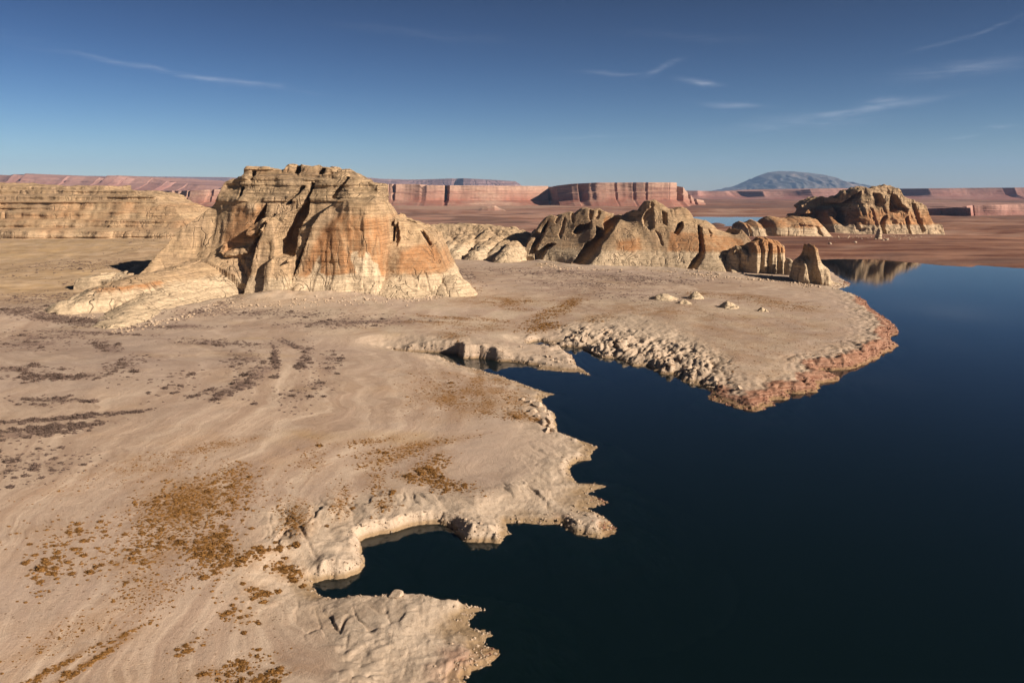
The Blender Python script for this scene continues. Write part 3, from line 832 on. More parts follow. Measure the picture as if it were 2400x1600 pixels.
def build_ground():
    nA = 810
    ang = np.radians(np.linspace(-38, 38, nA))
    rr = [104.0]
    while rr[-1] < 1150:
        rr.append(rr[-1] * 1.0027 + .02)
    while rr[-1] < 3500:
        rr.append(rr[-1] * 1.006)
    while rr[-1] < 90000:
        rr.append(rr[-1] * 1.05)
    rr = np.array(rr)
    A, Rr = np.meshgrid(ang, rr)
    X, Y = np.sin(A) * Rr, np.cos(A) * Rr
    Z, d, red, rock, far, rb = ground_z(X, Y, True)
    nR = len(rr)
    idx = np.arange(nR * nA).reshape(nR, nA)
    Fq = np.stack([idx[:-1, :-1], idx[:-1, 1:], idx[1:, 1:], idx[1:, :-1]], -1).reshape(-1, 4)
    zf = Z.ravel()
    V = np.stack([X.ravel(), Y.ravel(), zf], 1)
    x, y = V[:, 0], V[:, 1]
    n1 = fbm(x / 60, y / 200, 4, 111)
    r = np.hypot(x, y)
    redm = red.ravel() * sstep(17, 5, d.ravel() + 5 * fbm(x / 12, y / 12, 3, 119)) * (r < 820)
    # the red plain beyond the lake
    plain = sstep(-60, 60, y - (1010 + (480 - x) * .55 * (x < 480) + 60 * n1)) * sstep(200, 420, x + (y - 1000) * .0)
    plain = np.maximum(plain, sstep(1350, 1900, r + 200 * n1))
    redm = np.maximum(redm, plain)
    gold = cluster_cover(x, y, zf, GOLD) * (r < 1500)
    dark = cluster_cover(x, y, zf, DARK) * (r < 1500)
    buff = sstep(-120, -230, x + .1 * (y - 560)) * sstep(540, 700, y + 60 * n1)
    dark = dark * (1 - .5 * buff)
    flat = sstep(-40, 30, poly_sdf(x, y, FLATS)) * sstep(-.2, .35, fbm(x / 26, y / 50, 4, 117))
    rockp = np.maximum(rock.ravel(), 1.0 * flat)
    for ln, hh, ww in APRONS:
        dl, _ = line_dist(x, y, ln)
        rockp = np.maximum(rockp, .9 * np.exp(-(dl / (ww * 1.3)) ** 2) * sstep(-.4, .2, fbm(x / 12, y / 20, 3, 123)))
    buff = np.maximum(buff, .8 * sstep(.2, .7, fbm(x / 70, y / 45, 3, 115)) * (r < 1200))
    paint = np.stack([np.clip(redm, 0, 1), rockp, gold, dark], 1)
    bad = sstep(1250, 1700, y) * sstep(5200, 3800, y) * sstep(.25, .12, np.abs((x + 40) / np.maximum(y, 1)) + .04 * n1) * sstep(-.25, .15, fbm(x / 240, y / 160, 4, 121))
    tint = np.stack([buff, bad, 0 * buff, 0 * buff], 1)
    keep = (zf[Fq] > -16).any(1)
    V, Fq, at = sub_mesh(V.astype(np.float32), Fq, keep, {'paint': paint, 'tint': tint})
    me = mesh_np('ground', V, Fq, True, at)
    return me


def mat_ground():
    t = NT('desert_ground')
    p = t.pos()
    x, y, z = t.sep(p)
    R, G, B, A = t.attr('paint')
    big = t.noise(t.map(p, (.006, .006, .006)), 1.0, 5, .6)
    mid = t.noise(p, .06, 6, .62)
    fine = t.noise(p, .7, 6, .68)
    gran = t.noise(p, 3.0, 4, .7)
    warp = t.noise(p, .018, 4, .55)
    # old shorelines: bands that follow the height
    zz = t.math('ADD', z, t.math('MULTIPLY', warp, 2.4))
    bands = t.noise(t.comb(t.math('MULTIPLY', x, .004), t.math('MULTIPLY', y, .004), t.math('MULTIPLY', zz, 1.5)), 1.0, 6, .66)
    bands2 = t.noise(t.comb(t.math('MULTIPLY', x, .02), t.math('MULTIPLY', y, .02), t.math('MULTIPLY', zz, 5.5)), 1.0, 4, .68)
    sand = t.mix(t.mapr(bands, .36, .64), (.36, .25, .178), (.545, .415, .308))
    sand = t.mix(t.math('MULTIPLY', t.mapr(bands2, .50, .64, 0, .8), t.mapr(mid, .38, .62)), sand, (.30, .205, .145))
    sand = t.mix(t.mapr(mid, .5, .72, 0, .45), sand, (.46, .315, .20))
    sand = t.mix(t.mapr(big, .45, .62, 0, .6), sand, (.41, .31, .25))
    sand = t.mix(t.math('MULTIPLY', t.attr('tint')[0], t.mapr(mid, .3, .6, .35, .9)), sand, t.mix(t.mapr(bands, .36, .66), (.36, .235, .115), (.47, .33, .185)))
    pale = t.mix(t.mapr(mid, .35, .65), (.48, .37, .27), (.57, .45, .335))
    pale = t.mix(t.mapr(fine, .52, .68, 0, .6), pale, (.34, .25, .17))
    pale = t.mix(t.mapr(t.noise(t.map(p, (.5, .16, .9), (0, 0, .35)), 1.0, 4, .65), .56, .66, 0, .45), pale, (.31, .225, .155))
    def crack(sx_, sy_, w_, rot):
        c_ = t.noise(t.map(p, (sx_, sy_, .05), (0, 0, rot)), 1.0, 1, .4, .15)
        return t.mapr(t.math('ABSOLUTE', t.math('SUBTRACT', c_, .5)), .0, w_, 1, 0)
    crk = t.math('MAXIMUM', t.math('MULTIPLY', crack(.11, .035, .020, .5), .9), t.math('MULTIPLY', crack(.04, .16, .022, .2), .8))
    crk = t.math('MULTIPLY', t.math('MULTIPLY', crk, t.mapr(mid, .40, .52)), t.mapr(G, .1, .6))
    pale = t.mix(t.mapr(t.noise(t.map(p, (.03, .05, .9)), 1.0, 5, .65), .50, .64, 0, .5), pale, (.36, .265, .185))
    col = t.mix(t.math('MULTIPLY', G, .9), sand, pale)
    col = t.mix(t.math('MULTIPLY', crk, .1), col, (.16, .11, .075))
    # red layered rock and the red plain
    lay = t.noise(t.comb(t.math('MULTIPLY', x, .05), t.math('MULTIPLY', y, .05), t.math('MULTIPLY', z, 2.4)), 1.0, 4, .6)
    pst = t.noise(t.map(p, (.004, .016, .05)), 1.0, 6, .66, .4)
    pst2 = t.noise(t.map(p, (.0005, .0011, .0)), 1.0, 6, .68, .5)
    redc = t.mix(t.mapr(lay, .40, .62), (.20, .088, .055), (.40, .235, .16))
    plain = t.mix(t.mapr(pst, .40, .60), (.125, .048, .031), (.33, .17, .11))
    plain = t.mix(t.mapr(pst2, .49, .55, 0, .8), plain, (.15, .09, .072))
    plain = t.mix(t.mapr(pst2, .45, .39, 0, .8), plain, (.40, .26, .19))
    plain = t.mix(t.math('MULTIPLY', t.attr('tint')[1], .85), plain, t.mix(t.mapr(pst, .4, .6), (.40, .255, .19), (.36, .18, .125)))
    dist = t.math('SQRT', t.math('ADD', t.math('MULTIPLY', x, x), t.math('MULTIPLY', y, y)))
    redc = t.mix(t.mapr(dist, 820, 900), redc, plain)
    rn = t.math('ADD', R, t.math('MULTIPLY', t.math('SUBTRACT', mid, .5), .9))
    rm = t.math('MULTIPLY', t.mapr(rn, .28, .62), t.mapr(R, 0.02, .2), clamp=True)
    col = t.mix(rm, col, redc)
    # litter under the shrubs
    col = t.mix(t.math('MULTIPLY', B, t.mapr(t.math('ADD', t.math('MULTIPLY', fine, .5), t.math('MULTIPLY', mid, .5)), .44, .56, 0, 1.0), clamp=True), col, (.25, .125, .042))
    col = t.mix(t.math('MULTIPLY', A, t.mapr(t.math('ADD', t.math('MULTIPLY', fine, .4), t.math('MULTIPLY', mid, .6)), .45, .57, 0, .95), clamp=True), col, (.18, .115, .095))
    # bare rock shows a darker brown stain just at the water, and under water it is green with algae
    wet = t.math('MULTIPLY', t.mapr(t.math('ADD', z, t.math('MULTIPLY', t.math('SUBTRACT', fine, .5), .8)), 1.7, .7), t.mapr(dist, 760, 460))
    col = t.mix(t.math('MULTIPLY', wet, .8), col, (.26, .17, .085))
    col = t.mix(t.mapr(z, 0.02, -.35), col, (.23, .20, .10))
    col = t.mix(t.mapr(gran, .3, .7, .22, 0), col, (.12, .08, .05))
    speck = t.noise(p, 1.1, 2, .5)
    smask = t.math('MULTIPLY', t.mapr(speck, .64, .70), t.mapr(t.noise(t.map(p, (.03, .05, .3)), 1.0, 4, .6), .46, .60), clamp=True)
    col = t.mix(t.math('MULTIPLY', smask, t.mapr(z, 1.0, 2.0, 0, .8)), col, (.15, .09, .05))
    h = t.math('ADD', t.math('MULTIPLY', fine, .6), t.math('MULTIPLY', gran, .38))
    h = t.math('ADD', h, t.math('MULTIPLY', bands2, .2))
    h = t.math('SUBTRACT', h, t.math('MULTIPLY', crk, .12))
    return t.principled(col, .95, t.bump(h, .7, .7), .1)


GROUND_MAT = mat_ground()
ground = tag(obj('ground', build_ground(), GROUND_MAT), kind='structure')


# ------------------------------------------------------------------ the lake
def mat_water():
    t = NT('lake_water')
    p = t.pos()
    w1 = t.noise(t.map(p, (.06, .16, 1)), 1.0, 3, .5)
    w2 = t.noise(t.map(p, (.9, 1.3, 1)), 1.0, 2, .5)
    nrm = t.bump(t.math('ADD', t.math('MULTIPLY', w1, 1.0), t.math('MULTIPLY', w2, .12)), .05, .6)
    gl = t.n.new('ShaderNodeBsdfGlossy')
    gl.inputs['Roughness'].default_value = .035
    gl.inputs['Color'].default_value = (.96, .98, 1, 1)
    t.l.new(nrm, gl.inputs['Normal'])
    tr = t.n.new('ShaderNodeBsdfTransparent')
    tr.inputs['Color'].default_value = (.92, .97, .96, 1)
    df = t.n.new('ShaderNodeBsdfDiffuse')
    df.inputs['Color'].default_value = (.010, .030, .034, 1)
    body = t.n.new('ShaderNodeMixShader')
    body.inputs[0].default_value = .22
    t.l.new(tr.outputs[0], body.inputs[1])
    t.l.new(df.outputs[0], body.inputs[2])
    fr = t.n.new('ShaderNodeFresnel')
    fr.inputs['IOR'].default_value = 1.333
    t.l.new(nrm, fr.inputs['Normal'])
    mx = t.n.new('ShaderNodeMixShader')
    t.l.new(fr.outputs[0], mx.inputs[0])
    t.l.new(body.outputs[0], mx.inputs[1])
    t.l.new(gl.outputs[0], mx.inputs[2])
    t.l.new(mx.outputs[0], t.out.inputs['Surface'])
    va = t.n.new('ShaderNodeVolumeAbsorption')
    va.inputs['Color'].default_value = (.45, .72, .66, 1)
    va.inputs['Density'].default_value = .34
    t.l.new(va.outputs[0], t.out.inputs['Volume'])
    return t.m


def box_mesh(name, x0, x1, y0, y1, z0, z1):
    V = [(x, y, z) for x in (x0, x1) for y in (y0, y1) for z in (z0, z1)]
    Fq = [(0, 1, 3, 2), (4, 6, 7, 5), (0, 4, 5, 1), (2, 3, 7, 6), (0, 2, 6, 4), (1, 5, 7, 3)]
    return mesh_np(name, V, Fq, False)


lake = tag(obj('lake', box_mesh('lake', -1500, 6000, -400, 6000, -30, 0), mat_water()), kind='structure')
tag(obj('lake_bed', mesh_np('lake_bed', [(-1600, -500, -31), (6100, -500, -31), (6100, 6100, -31), (-1600, 6100, -31)], [(0, 1, 2, 3)], False),
        mat_simple('lake_mud', (.05, .045, .03), (.08, .07, .05), .2)), kind='structure')


# ------------------------------------------------------------------ rock formations
def grid_axes(x0, x1, y0, y1, z0, z1, h):
    return [np.arange(a, b + h, h, dtype=np.float32) for a, b in ((x0, x1), (y0, y1), (z0, z1))]


def rock_noise(shape, h, seed, strata=1.0, lump=1.0, fine=.35, flute=0.0, sc=1.0, crack=1.0):
    """Horizontal ledges, vertical flutes, lumps and cracks, in metres."""
    c = sc / h
    n = strata * lattice(shape, (26 * c, 26 * c, 3.2 * c), seed)
    n += .6 * strata * lattice(shape, (9 * c, 9 * c, max(1.5 * c, 1.2)), seed + 1)
    n += lump * (.2 - 1.3 * np.abs(lattice(shape, (10 * c, 10 * c, 9 * c), seed + 2)))
    n += fine * lattice(shape, (2.6 * c, 2.6 * c, 2.6 * c), seed + 3)
    if flute:
        n += flute * (.2 - 1.4 * np.abs(lattice(shape, (6 * c, 6 * c, 34 * c), seed + 4)))
    if crack:
        v = np.abs(lattice(shape, (8 * c, 8 * c, 40 * c), seed + 6))
        n -= 1.5 * crack * sc * np.clip(1 - v / .07, 0, 1) * (lattice(shape, (20 * c, 20 * c, 18 * c), seed + 7) > .05)
        v = np.abs(lattice(shape, (40 * c, 40 * c, 5 * c), seed + 8))
        n -= .8 * crack * sc * np.clip(1 - v / .12, 0, 1) * (lattice(shape, (24 * c, 24 * c, 9 * c), seed + 9) > 0)
    return n


def formation(name, label, cat, V, Fq, paint, mat, parts):
    """One rock formation: an Empty at its foot with its parts cut out of one surface. parts = [(name, face mask, label)]."""
    gz = ground_z(V[:, 0], V[:, 1])
    seen = (V[Fq][:, :, 2] > gz[Fq] - 1.5).any(1)          # nothing is built deep under the ground
    q = V[Fq]
    nrm = np.cross(q[:, 2] - q[:, 0], q[:, 3] - q[:, 1])
    nrm /= np.linalg.norm(nrm, axis=1)[:, None] + 1e-9
    vw = q.mean(1) - np.array([0, 0, CAM_H], np.float32)
    seen &= (nrm * vw).sum(1) / np.linalg.norm(vw, axis=1) < .4      # nor the far side, which no view from this shore shows
    c = V.mean(0)
    root = obj(name, None, None, None, (float(c[0]), float(c[1]), float(V[:, 2].min())))
    tag(root, label, cat)
    for pn, m, pl in parts:
        m = m & seen
        if not m.any():
            continue
        v, f, a = sub_mesh(V, Fq, m, {'paint': paint})
        o = obj(pn, mesh_np(pn, v - np.array(root.location, np.float32), f, False, a), mat, root)
        if pl:
            o['label'] = pl
    return root


def px_to_xz(poly, Y):
    a = np.array(poly, float)
    return np.stack(at_y(a[:, 0], a[:, 1], Y), 1)


def interp_px(line, Y, xs):
    """Height over x along a skyline given in photo pixels at the depth Y."""
    a = px_to_xz(line, Y)
    return np.interp(xs, a[:, 0], a[:, 1])


ROCK = mat_rock('butte_sandstone')
ROCK_FAR = mat_rock('distant_sandstone', det=.6)


# ---- the great butte
def great_butte():
    h, Y0 = 1.12, 731.0
    xs, ys, zs = grid_axes(-392, -28, 486, 862, 2, 131, h)
    shape = (len(xs), len(ys), len(zs))
    XZx, XZz = np.meshgrid(xs, zs, indexing='ij')
    cps = [(500, 480, 726), (510, 470, 722), (560, 470, 710), (650, 470, 704), (740, 470, 702), (800, 470, 692), (890, 470, 692), (920, 510, 716), (525, 425, 728), (560, 440, 722), (575, 395, 724), (680, 390, 728), (680, 430, 712), (760, 430, 708), (820, 400, 714), (820, 430, 700), (865, 434, 706), (895, 440, 702),
           (470, 520, 716), (440, 560, 706), (560, 520, 703), (620, 500, 697), (660, 520, 692), (430, 620, 692), (520, 600, 690), (580, 560, 692), (600, 640, 674), (450, 700, 672), (350, 720, 660), (560, 690, 662), (640, 600, 680), (640, 680, 662), (690, 640, 672), (690, 690, 658),
           (720, 560, 684), (800, 560, 680), (880, 560, 682), (720, 640, 674), (800, 640, 672), (880, 640, 676), (760, 690, 664), (860, 690, 664), (800, 510, 685), (880, 510, 686), (960, 530, 722), (1010, 560, 722), (940, 600, 692), (1020, 610, 708), (960, 650, 680), (1060, 660, 694), (1000, 690, 668), (900, 690, 662), (1080, 690, 676)]
    a = np.array(cps, float)
    a[:, 2] += 36 + np.clip(480 - a[:, 0], 0, 200) * -.1
    px_, pz_ = at_y(a[:, 0], a[:, 1], a[:, 2])
    rb = Rbf(np.stack([px_, pz_], 1), a[:, 2], 5.0, .05)
    Yf = rb(XZx, XZz)
    # broken faces: polygons in the picture plane that stand forward (+) or are recessed (-), metres
    reliefs = [([(742, 528), (758, 500), (800, 468), (902, 462), (908, 560), (914, 660), (900, 720), (704, 720), (710, 650), (722, 600), (734, 560)], 7.5, 1.0),
               ([(705, 604), (710, 532), (744, 526), (728, 575), (713, 604)], 5.0, .8),
               ([(670, 594), (664, 548), (684, 500), (722, 468), (722, 500), (708, 530), (705, 594)], -11.0, 1.0),
               ([(600, 720), (612, 640), (620, 565), (640, 512), (662, 498), (690, 498), (672, 545), (670, 594), (708, 597), (709, 650), (704, 720)], 7.5, 1.4),
               ([(652, 720), (656, 645), (650, 612), (670, 594), (708, 597), (710, 640), (706, 720)], 4.0, .7),
               ([(586, 552), (588, 532), (624, 511), (642, 514), (624, 552)], 6.0, .8),
               ([(580, 545), (596, 508), (618, 478), (618, 512), (590, 534)], -7.0, .8),
               ([(541, 466), (545, 438), (550, 440), (547, 466)], -6.0, .5),
               ([(664, 478), (700, 434), (706, 436), (674, 478)], -5.0, .6), ([(709, 472), (720, 428), (726, 430), (718, 472)], -6.0, .5),
               ([(770, 464), (806, 414), (812, 416), (784, 464)], -4.0, .8), ([(560, 420), (566, 396), (574, 396), (572, 420)], -4.0, .6),
               ([(668, 405), (674, 386), (684, 388), (682, 408)], -6.0, .6), ([(728, 406), (740, 392), (748, 394), (744, 408)], -5.0, .6), ([(752, 408), (758, 394), (768, 394), (766, 408)], -4.0, .6),
               ([(912, 540), (922, 524), (932, 560), (924, 606), (914, 600)], -4.0, 1.5), ([(970, 534), (978, 536), (1006, 578), (998, 582)], -3.0, 1.2),
               ([(903, 470), (912, 470), (920, 600), (918, 668), (908, 668)], -6.0, 1.0), ([(640, 505), (646, 500), (612, 560), (596, 622), (590, 620), (604, 560)], -5.0, .8),
               ([(520, 590), (526, 570), (535, 574), (534, 592)], 3.0, .6), ([(530, 590), (600, 574), (606, 590), (534, 600)], 4.0, .6)]
    for poly, amt, soft in reliefs:
        P = px_to_xz(poly, Y0)
        sd = poly_sdf(XZx, XZz, P)
        sd = sd + 1.2 * fbm(XZx / 7, XZz / 9, 3, 201)
        Yf = Yf - amt * (2.2 if amt < 0 else 1.9) * sstep(-soft * .7, soft * .7, sd)
    # ledges of the cap: it steps back course by course; the lower cliff is massive
    capz = 92.5
    cap = sstep(capz - .8, capz + .4, XZz)
    Yf = Yf - 1.2 * sstep(capz - .5, capz + .5, XZz) * (1 + fbm(XZx / 20, XZz * 0, 3, 300)) + 1.5 * sstep(capz + 1, capz + 12, XZz)
    Yf = Yf + cap * (1.5 * np.tanh(5 * lattice((len(xs), len(zs)), (50 / h, 2.8 / h), 301)) + 1.0 * np.tanh(4 * lattice((len(xs), len(zs)), (14 / h, 1.9 / h), 302)) + 1.6 * np.tanh(5 * lattice((len(xs), len(zs)), (9 / h, 13 / h), 306)))
    Yf = Yf + (1 - cap) * (1.2 * np.tanh(6 * lattice((len(xs), len(zs)), (9 / h, 30 / h), 303)) + .8 * np.tanh(6 * lattice((len(xs), len(zs)), (30 / h, 7 / h), 304)) + .8 * np.tanh(5 * lattice((len(xs), len(zs)), (4.5 / h, 16 / h), 298)))
    sky = [(380, 640), (400, 600), (425, 560), (450, 528), (480, 500), (500, 480), (506, 468), (512, 440), (523, 423), (541, 418), (566, 417), (569, 401), (576, 393), (616, 393), (643, 397), (663, 396), (667, 390), (674, 387), (699, 388), (729, 394), (744, 390), (776, 393), (787, 404), (820, 399), (837, 408), (853, 419), (862, 431), (895, 433), (898, 462), (917, 507), (931, 517), (961, 523), (992, 537), (1019, 553), (1030, 581), (1046, 617), (1078, 662), (1090, 700)]
    zt = interp_px(sky, 758.0, xs)
    Yb = Yf + 26 + 64 * sstep(125, 20, XZz) + 30 * sstep(-60, -110, XZx)
    F = np.minimum(ys[None, :, None] - Yf[:, None, :], Yb[:, None, :] - ys[None, :, None])
    F = np.minimum(F, (zt[:, None, None] + np.round(lattice((len(xs), len(ys)), (9 / h, 11 / h), 305) * 1.6)[:, :, None] * 1.5 - zs[None, None, :]))
    # whaleback ledges that run out to the left
    X2, Y2 = np.meshgrid(xs, ys, indexing='ij')
    Hh = np.full(X2.shape, -50., np.float32)
    crests = [([(620, 540, 752), (540, 578, 738), (470, 612, 716), (405, 650, 668), (350, 690, 606), (292, 730, 548), (258, 753, 522)], 36, .26, 1.7),
              ([(540, 580, 752), (470, 606, 728), (390, 632, 676), (300, 651, 622), (215, 677, 598), (165, 704, 584)], 19, .14, 2.6),
              ([(900, 560, 748), (960, 580, 736), (1010, 610, 732), (1050, 645, 726)], 20, .15, 2.0)]
    for pts, wid, k, e in crests:
        w3 = [(*[float(at_y(p[0], p[1], p[2])[0])], p[2], float(at_y(p[0], p[1], p[2])[1])) for p in pts]
        dd, tt = line_dist(X2, Y2, w3)
        zc = np.interp(tt, np.arange(len(w3)), [q[2] for q in w3])
        ds = np.sqrt(dd * dd + 36.0) - 6.0
        Hh = np.maximum(Hh, zc - 11.0 * (ds / wid) ** e - k * ds + 1.8 * fbm(X2 / 14, Y2 / 14, 4, 309))
    g = np.hypot(*np.gradient(Hh, h))
    F2 = (Hh[:, :, None] - zs[None, None, :]) / np.sqrt(1 + np.clip(g, 0, 4) ** 2)[:, :, None]
    F = np.maximum(F, F2)
    # scree fan at the foot of the big face
    sx_, sz_ = at_y(900, 668, 686)
    fan = 27 - .62 * np.hypot((X2 - sx_ - 4) * .72, Y2 - 707) + 1.2 * fbm(X2 / 7, Y2 / 7, 4, 307)
    fan = np.maximum(fan, 20 - .62 * np.hypot((X2 - sx_ + 42) * .55, Y2 - 704) + 1.2 * fbm(X2 / 6, Y2 / 6, 4, 308))
    F3 = (fan[:, :, None] - zs[None, None, :]) * .8
    nz = rock_noise(shape, h, 310, .35, .3, .5, .3, 1.0, .8)
    F = np.maximum(F + nz, F3 + .25 * nz)
    F[:, :, 0] = -1
    F[0], F[-1], F[:, 0], F[:, -1] = -1, -1, -1, -1
    V, Fq = surface_nets(F, (xs[0], ys[0], zs[0]), h)
    # stains: real colour patches on the rock
    vx, vz, vy = V[:, 0], V[:, 2], V[:, 1]

    def zone(poly, soft):
        return sstep(-soft, soft, poly_sdf(vx, vz, px_to_xz(poly, Y0 - 14)) + 1.0 * fbm(vx / 5, vz / 5, 3, 315))
    def zone2(poly, soft, Y):
        return sstep(-soft, soft, poly_sdf(vx, vz, px_to_xz(poly, Y)) + .7 * fbm(vx / 5, vz / 5, 3, 316)) * (vy < 640)
    O = .15 + .8 * zone([(700, 690), (730, 600), (760, 540), (800, 500), (900, 510), (912, 680)], 4)
    O = np.maximum(O, .95 * zone([(930, 640), (935, 590), (1000, 570), (1030, 600), (1045, 640)], 4))
    O = np.maximum(O, .8 * zone([(500, 560), (520, 480), (600, 480), (600, 560), (520, 600)], 6))
    O = np.maximum(O, zone2([(170, 700), (190, 684), (320, 676), (370, 678), (330, 690), (178, 706)], 1.0, 578))
    O = np.maximum(O, zone2([(340, 712), (360, 702), (400, 680), (420, 675), (440, 690), (430, 702)], 1.6, 585))
    O = np.maximum(O, .8 * zone([(560, 395), (650, 392), (790, 400), (780, 412), (650, 415), (570, 425)], 2))
    G = zone([(719, 682), (739, 637), (748, 612), (760, 594), (763, 616), (763, 634), (781, 641), (803, 638), (847, 634), (832, 604), (834, 589), (847, 585), (850, 600), (861, 601), (865, 587), (874, 589), (878, 604), (892, 615), (903, 650), (900, 690), (720, 700)], .7) * (vy < 728)
    G = np.maximum(G, .6 * zone([(555, 492), (565, 475), (580, 480), (585, 495), (560, 503)], 2))
    B = .2 + .8 * zone([(500, 470), (520, 415), (860, 410), (900, 470)], 5)
    A = zone([(490, 472), (520, 400), (870, 390), (905, 470)], 3)
    O *= 1 - .75 * A
    paint = np.stack([np.clip(O, 0, 1), np.clip(G, 0, 1), B, A], 1)
    cz = V[Fq][:, :, 2].mean(1)
    cy = V[Fq].mean(1)
    scree = poly_sdf(cy[:, 0], cy[:, 2], px_to_xz([(715, 720), (800, 680), (870, 655), (930, 650), (985, 675), (1010, 720)], 696)) > 0
    scree &= (cy[:, 1] < 712) & (cy[:, 2] < 27)
    top = (cz > capz) & ~scree
    formation('sandstone_butte', 'massive flat-topped sandstone butte with layered cap and orange cliff face', 'butte', V, Fq, paint, ROCK,
              [('cap_rock', top, 'thin-bedded tan cap rock with dark clefts'), ('cliff', ~top & ~scree, None), ('scree_slope', scree, 'pale fan of broken rock at the foot of the cliff')])


great_butte()


# ---- the long layered mesa at the left
def left_mesa():
    h = 1.6
    xs, ys, zs = grid_axes(-1080, -440, 1040, 1345, 14, 124, h)
    Y0 = 1200.0
    X2, Z2 = np.meshgrid(xs, zs, indexing='ij')
    xe = float(at_y(375, 475, Y0)[0])
    edge = 10 * fbm(X2[:, :1] / 60, X2[:, :1] * 0, 4, 401) + 8 * fbm(X2[:, :1] / 170, X2[:, :1] * 0 + 4, 3, 402)
    prof_z = [10, 22, 24, 33, 36, 47, 50, 60, 62, 72, 75, 84, 86.5, 88, 95, 97, 103, 105, 111, 118]
    prof_y = [1040, 1062, 1084, 1090, 1122, 1130, 1156, 1162, 1176, 1181, 1194, 1201, 1199, 1216, 1218, 1226, 1228, 1238, 1241, 1262]
    Yf = np.interp(Z2, prof_z, prof_y).astype(np.float32) + edge
    Yf += edge * .8 * sstep(70, 20, Z2) + 14 * lattice((len(xs), 1), (70 / h, 1.0), 407) * sstep(80, 30, Z2)
    Yf += 2.0 * np.tanh(4 * lattice(X2.shape, (120 / h, 2.8 / h), 403)) + 1.2 * lattice(X2.shape, (30 / h, 2.0 / h), 404) + 1.5 * lattice(X2.shape, (9 / h, 18 / h), 405)
    sky = [(-900, 420), (-600, 426), (-300, 430), (0, 428), (40, 432), (100, 437), (170, 435), (240, 434), (242, 444), (290, 446), (330, 448), (370, 457), (384, 471), (400, 478), (440, 488), (460, 500), (480, 515), (500, 560)]
    zt = interp_px(sky, 1235.0, xs)
    F = np.minimum(ys[None, :, None] - Yf[:, None, :], zt[:, None, None] + 1.0 * lattice((len(xs), len(ys)), (9 / h, 12 / h), 406)[:, :, None] - zs[None, None, :])
    F = np.minimum(F, 1330 - ys[None, :, None])
    F = F + rock_noise(F.shape, h, 410, 1.2, 1.0, .7, .6, 1.5)
    F[:, :, 0] = -1
    F[0], F[-1], F[:, 0], F[:, -1] = -1, -1, -1, -1
    V, Fq = surface_nets(F, (xs[0], ys[0], zs[0]), h)
    z = V[:, 2]
    A = sstep(86, 89, z)
    n = fbm(V[:, 0] / 40, z / 12, 3, 411)
    O = np.clip(.45 + .8 * n, 0, 1) * (1 - A) + .2 * A
    paint = np.stack([O * .7, .35 * sstep(60, 30, z) + .0 * z, .15 + .4 * A, .10 + .55 * A + .1 * n], 1)
    cz = V[Fq][:, :, 2].mean(1)
    formation('layered_mesa', 'long low mesa with greenish-tan cap band above stepped buff ledges', 'mesa', V, Fq, paint, ROCK,
              [('cap_rock', cz > 87, 'greenish-tan ledgy cap band'), ('slope', cz <= 87, None)])


left_mesa()


# ---- formations shaped by fins that run down from a crest
def fin_formation(name, label, cat, box, h, ridges, seed, mat, noise, paint_fn, parts_fn, dshift=lambda u: 0.0, round_r=2.0):
    xs, ys, zs = grid_axes(*box, h)
    X2, Y2 = np.meshgrid(xs, ys, indexing='ij')
    wx = X2 + 2.0 * fbm(X2 / 22, Y2 / 22, 3, seed)
    wy = Y2 + 2.0 * fbm(X2 / 22, Y2 / 22, 3, seed + 3)
    H = np.full(X2.shape, -60., np.float32)
    for rd in ridges:
        pts, sl, sr, wid = rd if len(rd) == 4 else (rd[0], rd[1], rd[1], rd[2])
        w3 = []
        for p in pts:
            X_, Z_ = at_y(p[0], p[1], p[2] + dshift(p[0]))
            w3.append((float(X_), p[2] + dshift(p[0]), float(Z_)))
        dd, tt = line_dist(wx, wy, w3)
        zc = np.interp(tt, np.arange(len(w3)), [q[2] for q in w3])
        if sl != sr:      # which side of the crest: the left of a crest that runs towards the front is the sunny side
            side = np.interp(wy, [q[1] for q in w3][::-1], [q[0] for q in w3][::-1])
            steep = sl + (sr - sl) * sstep(-1.5, 1.5, wx - side)
        else:
            steep = sl
        s = np.maximum(dd - wid, 0)
        prof = np.sqrt(s * s + round_r ** 2) - round_r
        H = np.maximum(H, zc - steep * prof - .012 * prof ** 2)
    H = H + 1.0 * fbm(X2 / 9, Y2 / 9, 3, seed + 7)
    g = np.hypot(*np.gradient(H, h))
    F = (H[:, :, None] - zs[None, None, :]) / np.sqrt(1 + np.clip(g, 0, 5) ** 2)[:, :, None]
    F = F + rock_noise(F.shape, h, seed + 10, *noise)
    F[:, :, 0] = -1
    F[0], F[-1], F[:, 0], F[:, -1] = -1, -1, -1, -1
    V, Fq = surface_nets(F, (xs[0], ys[0], zs[0]), h)
    return formation(name, label, cat, V, Fq, paint_fn(V), mat, parts_fn(V, Fq))


def zone_xz(V, poly, Y, soft=4.0, n=1.5):
    return sstep(-soft, soft, poly_sdf(V[:, 0], V[:, 2], px_to_xz(poly, Y)) + n * fbm(V[:, 0] / 6, V[:, 2] / 6, 3, 515))


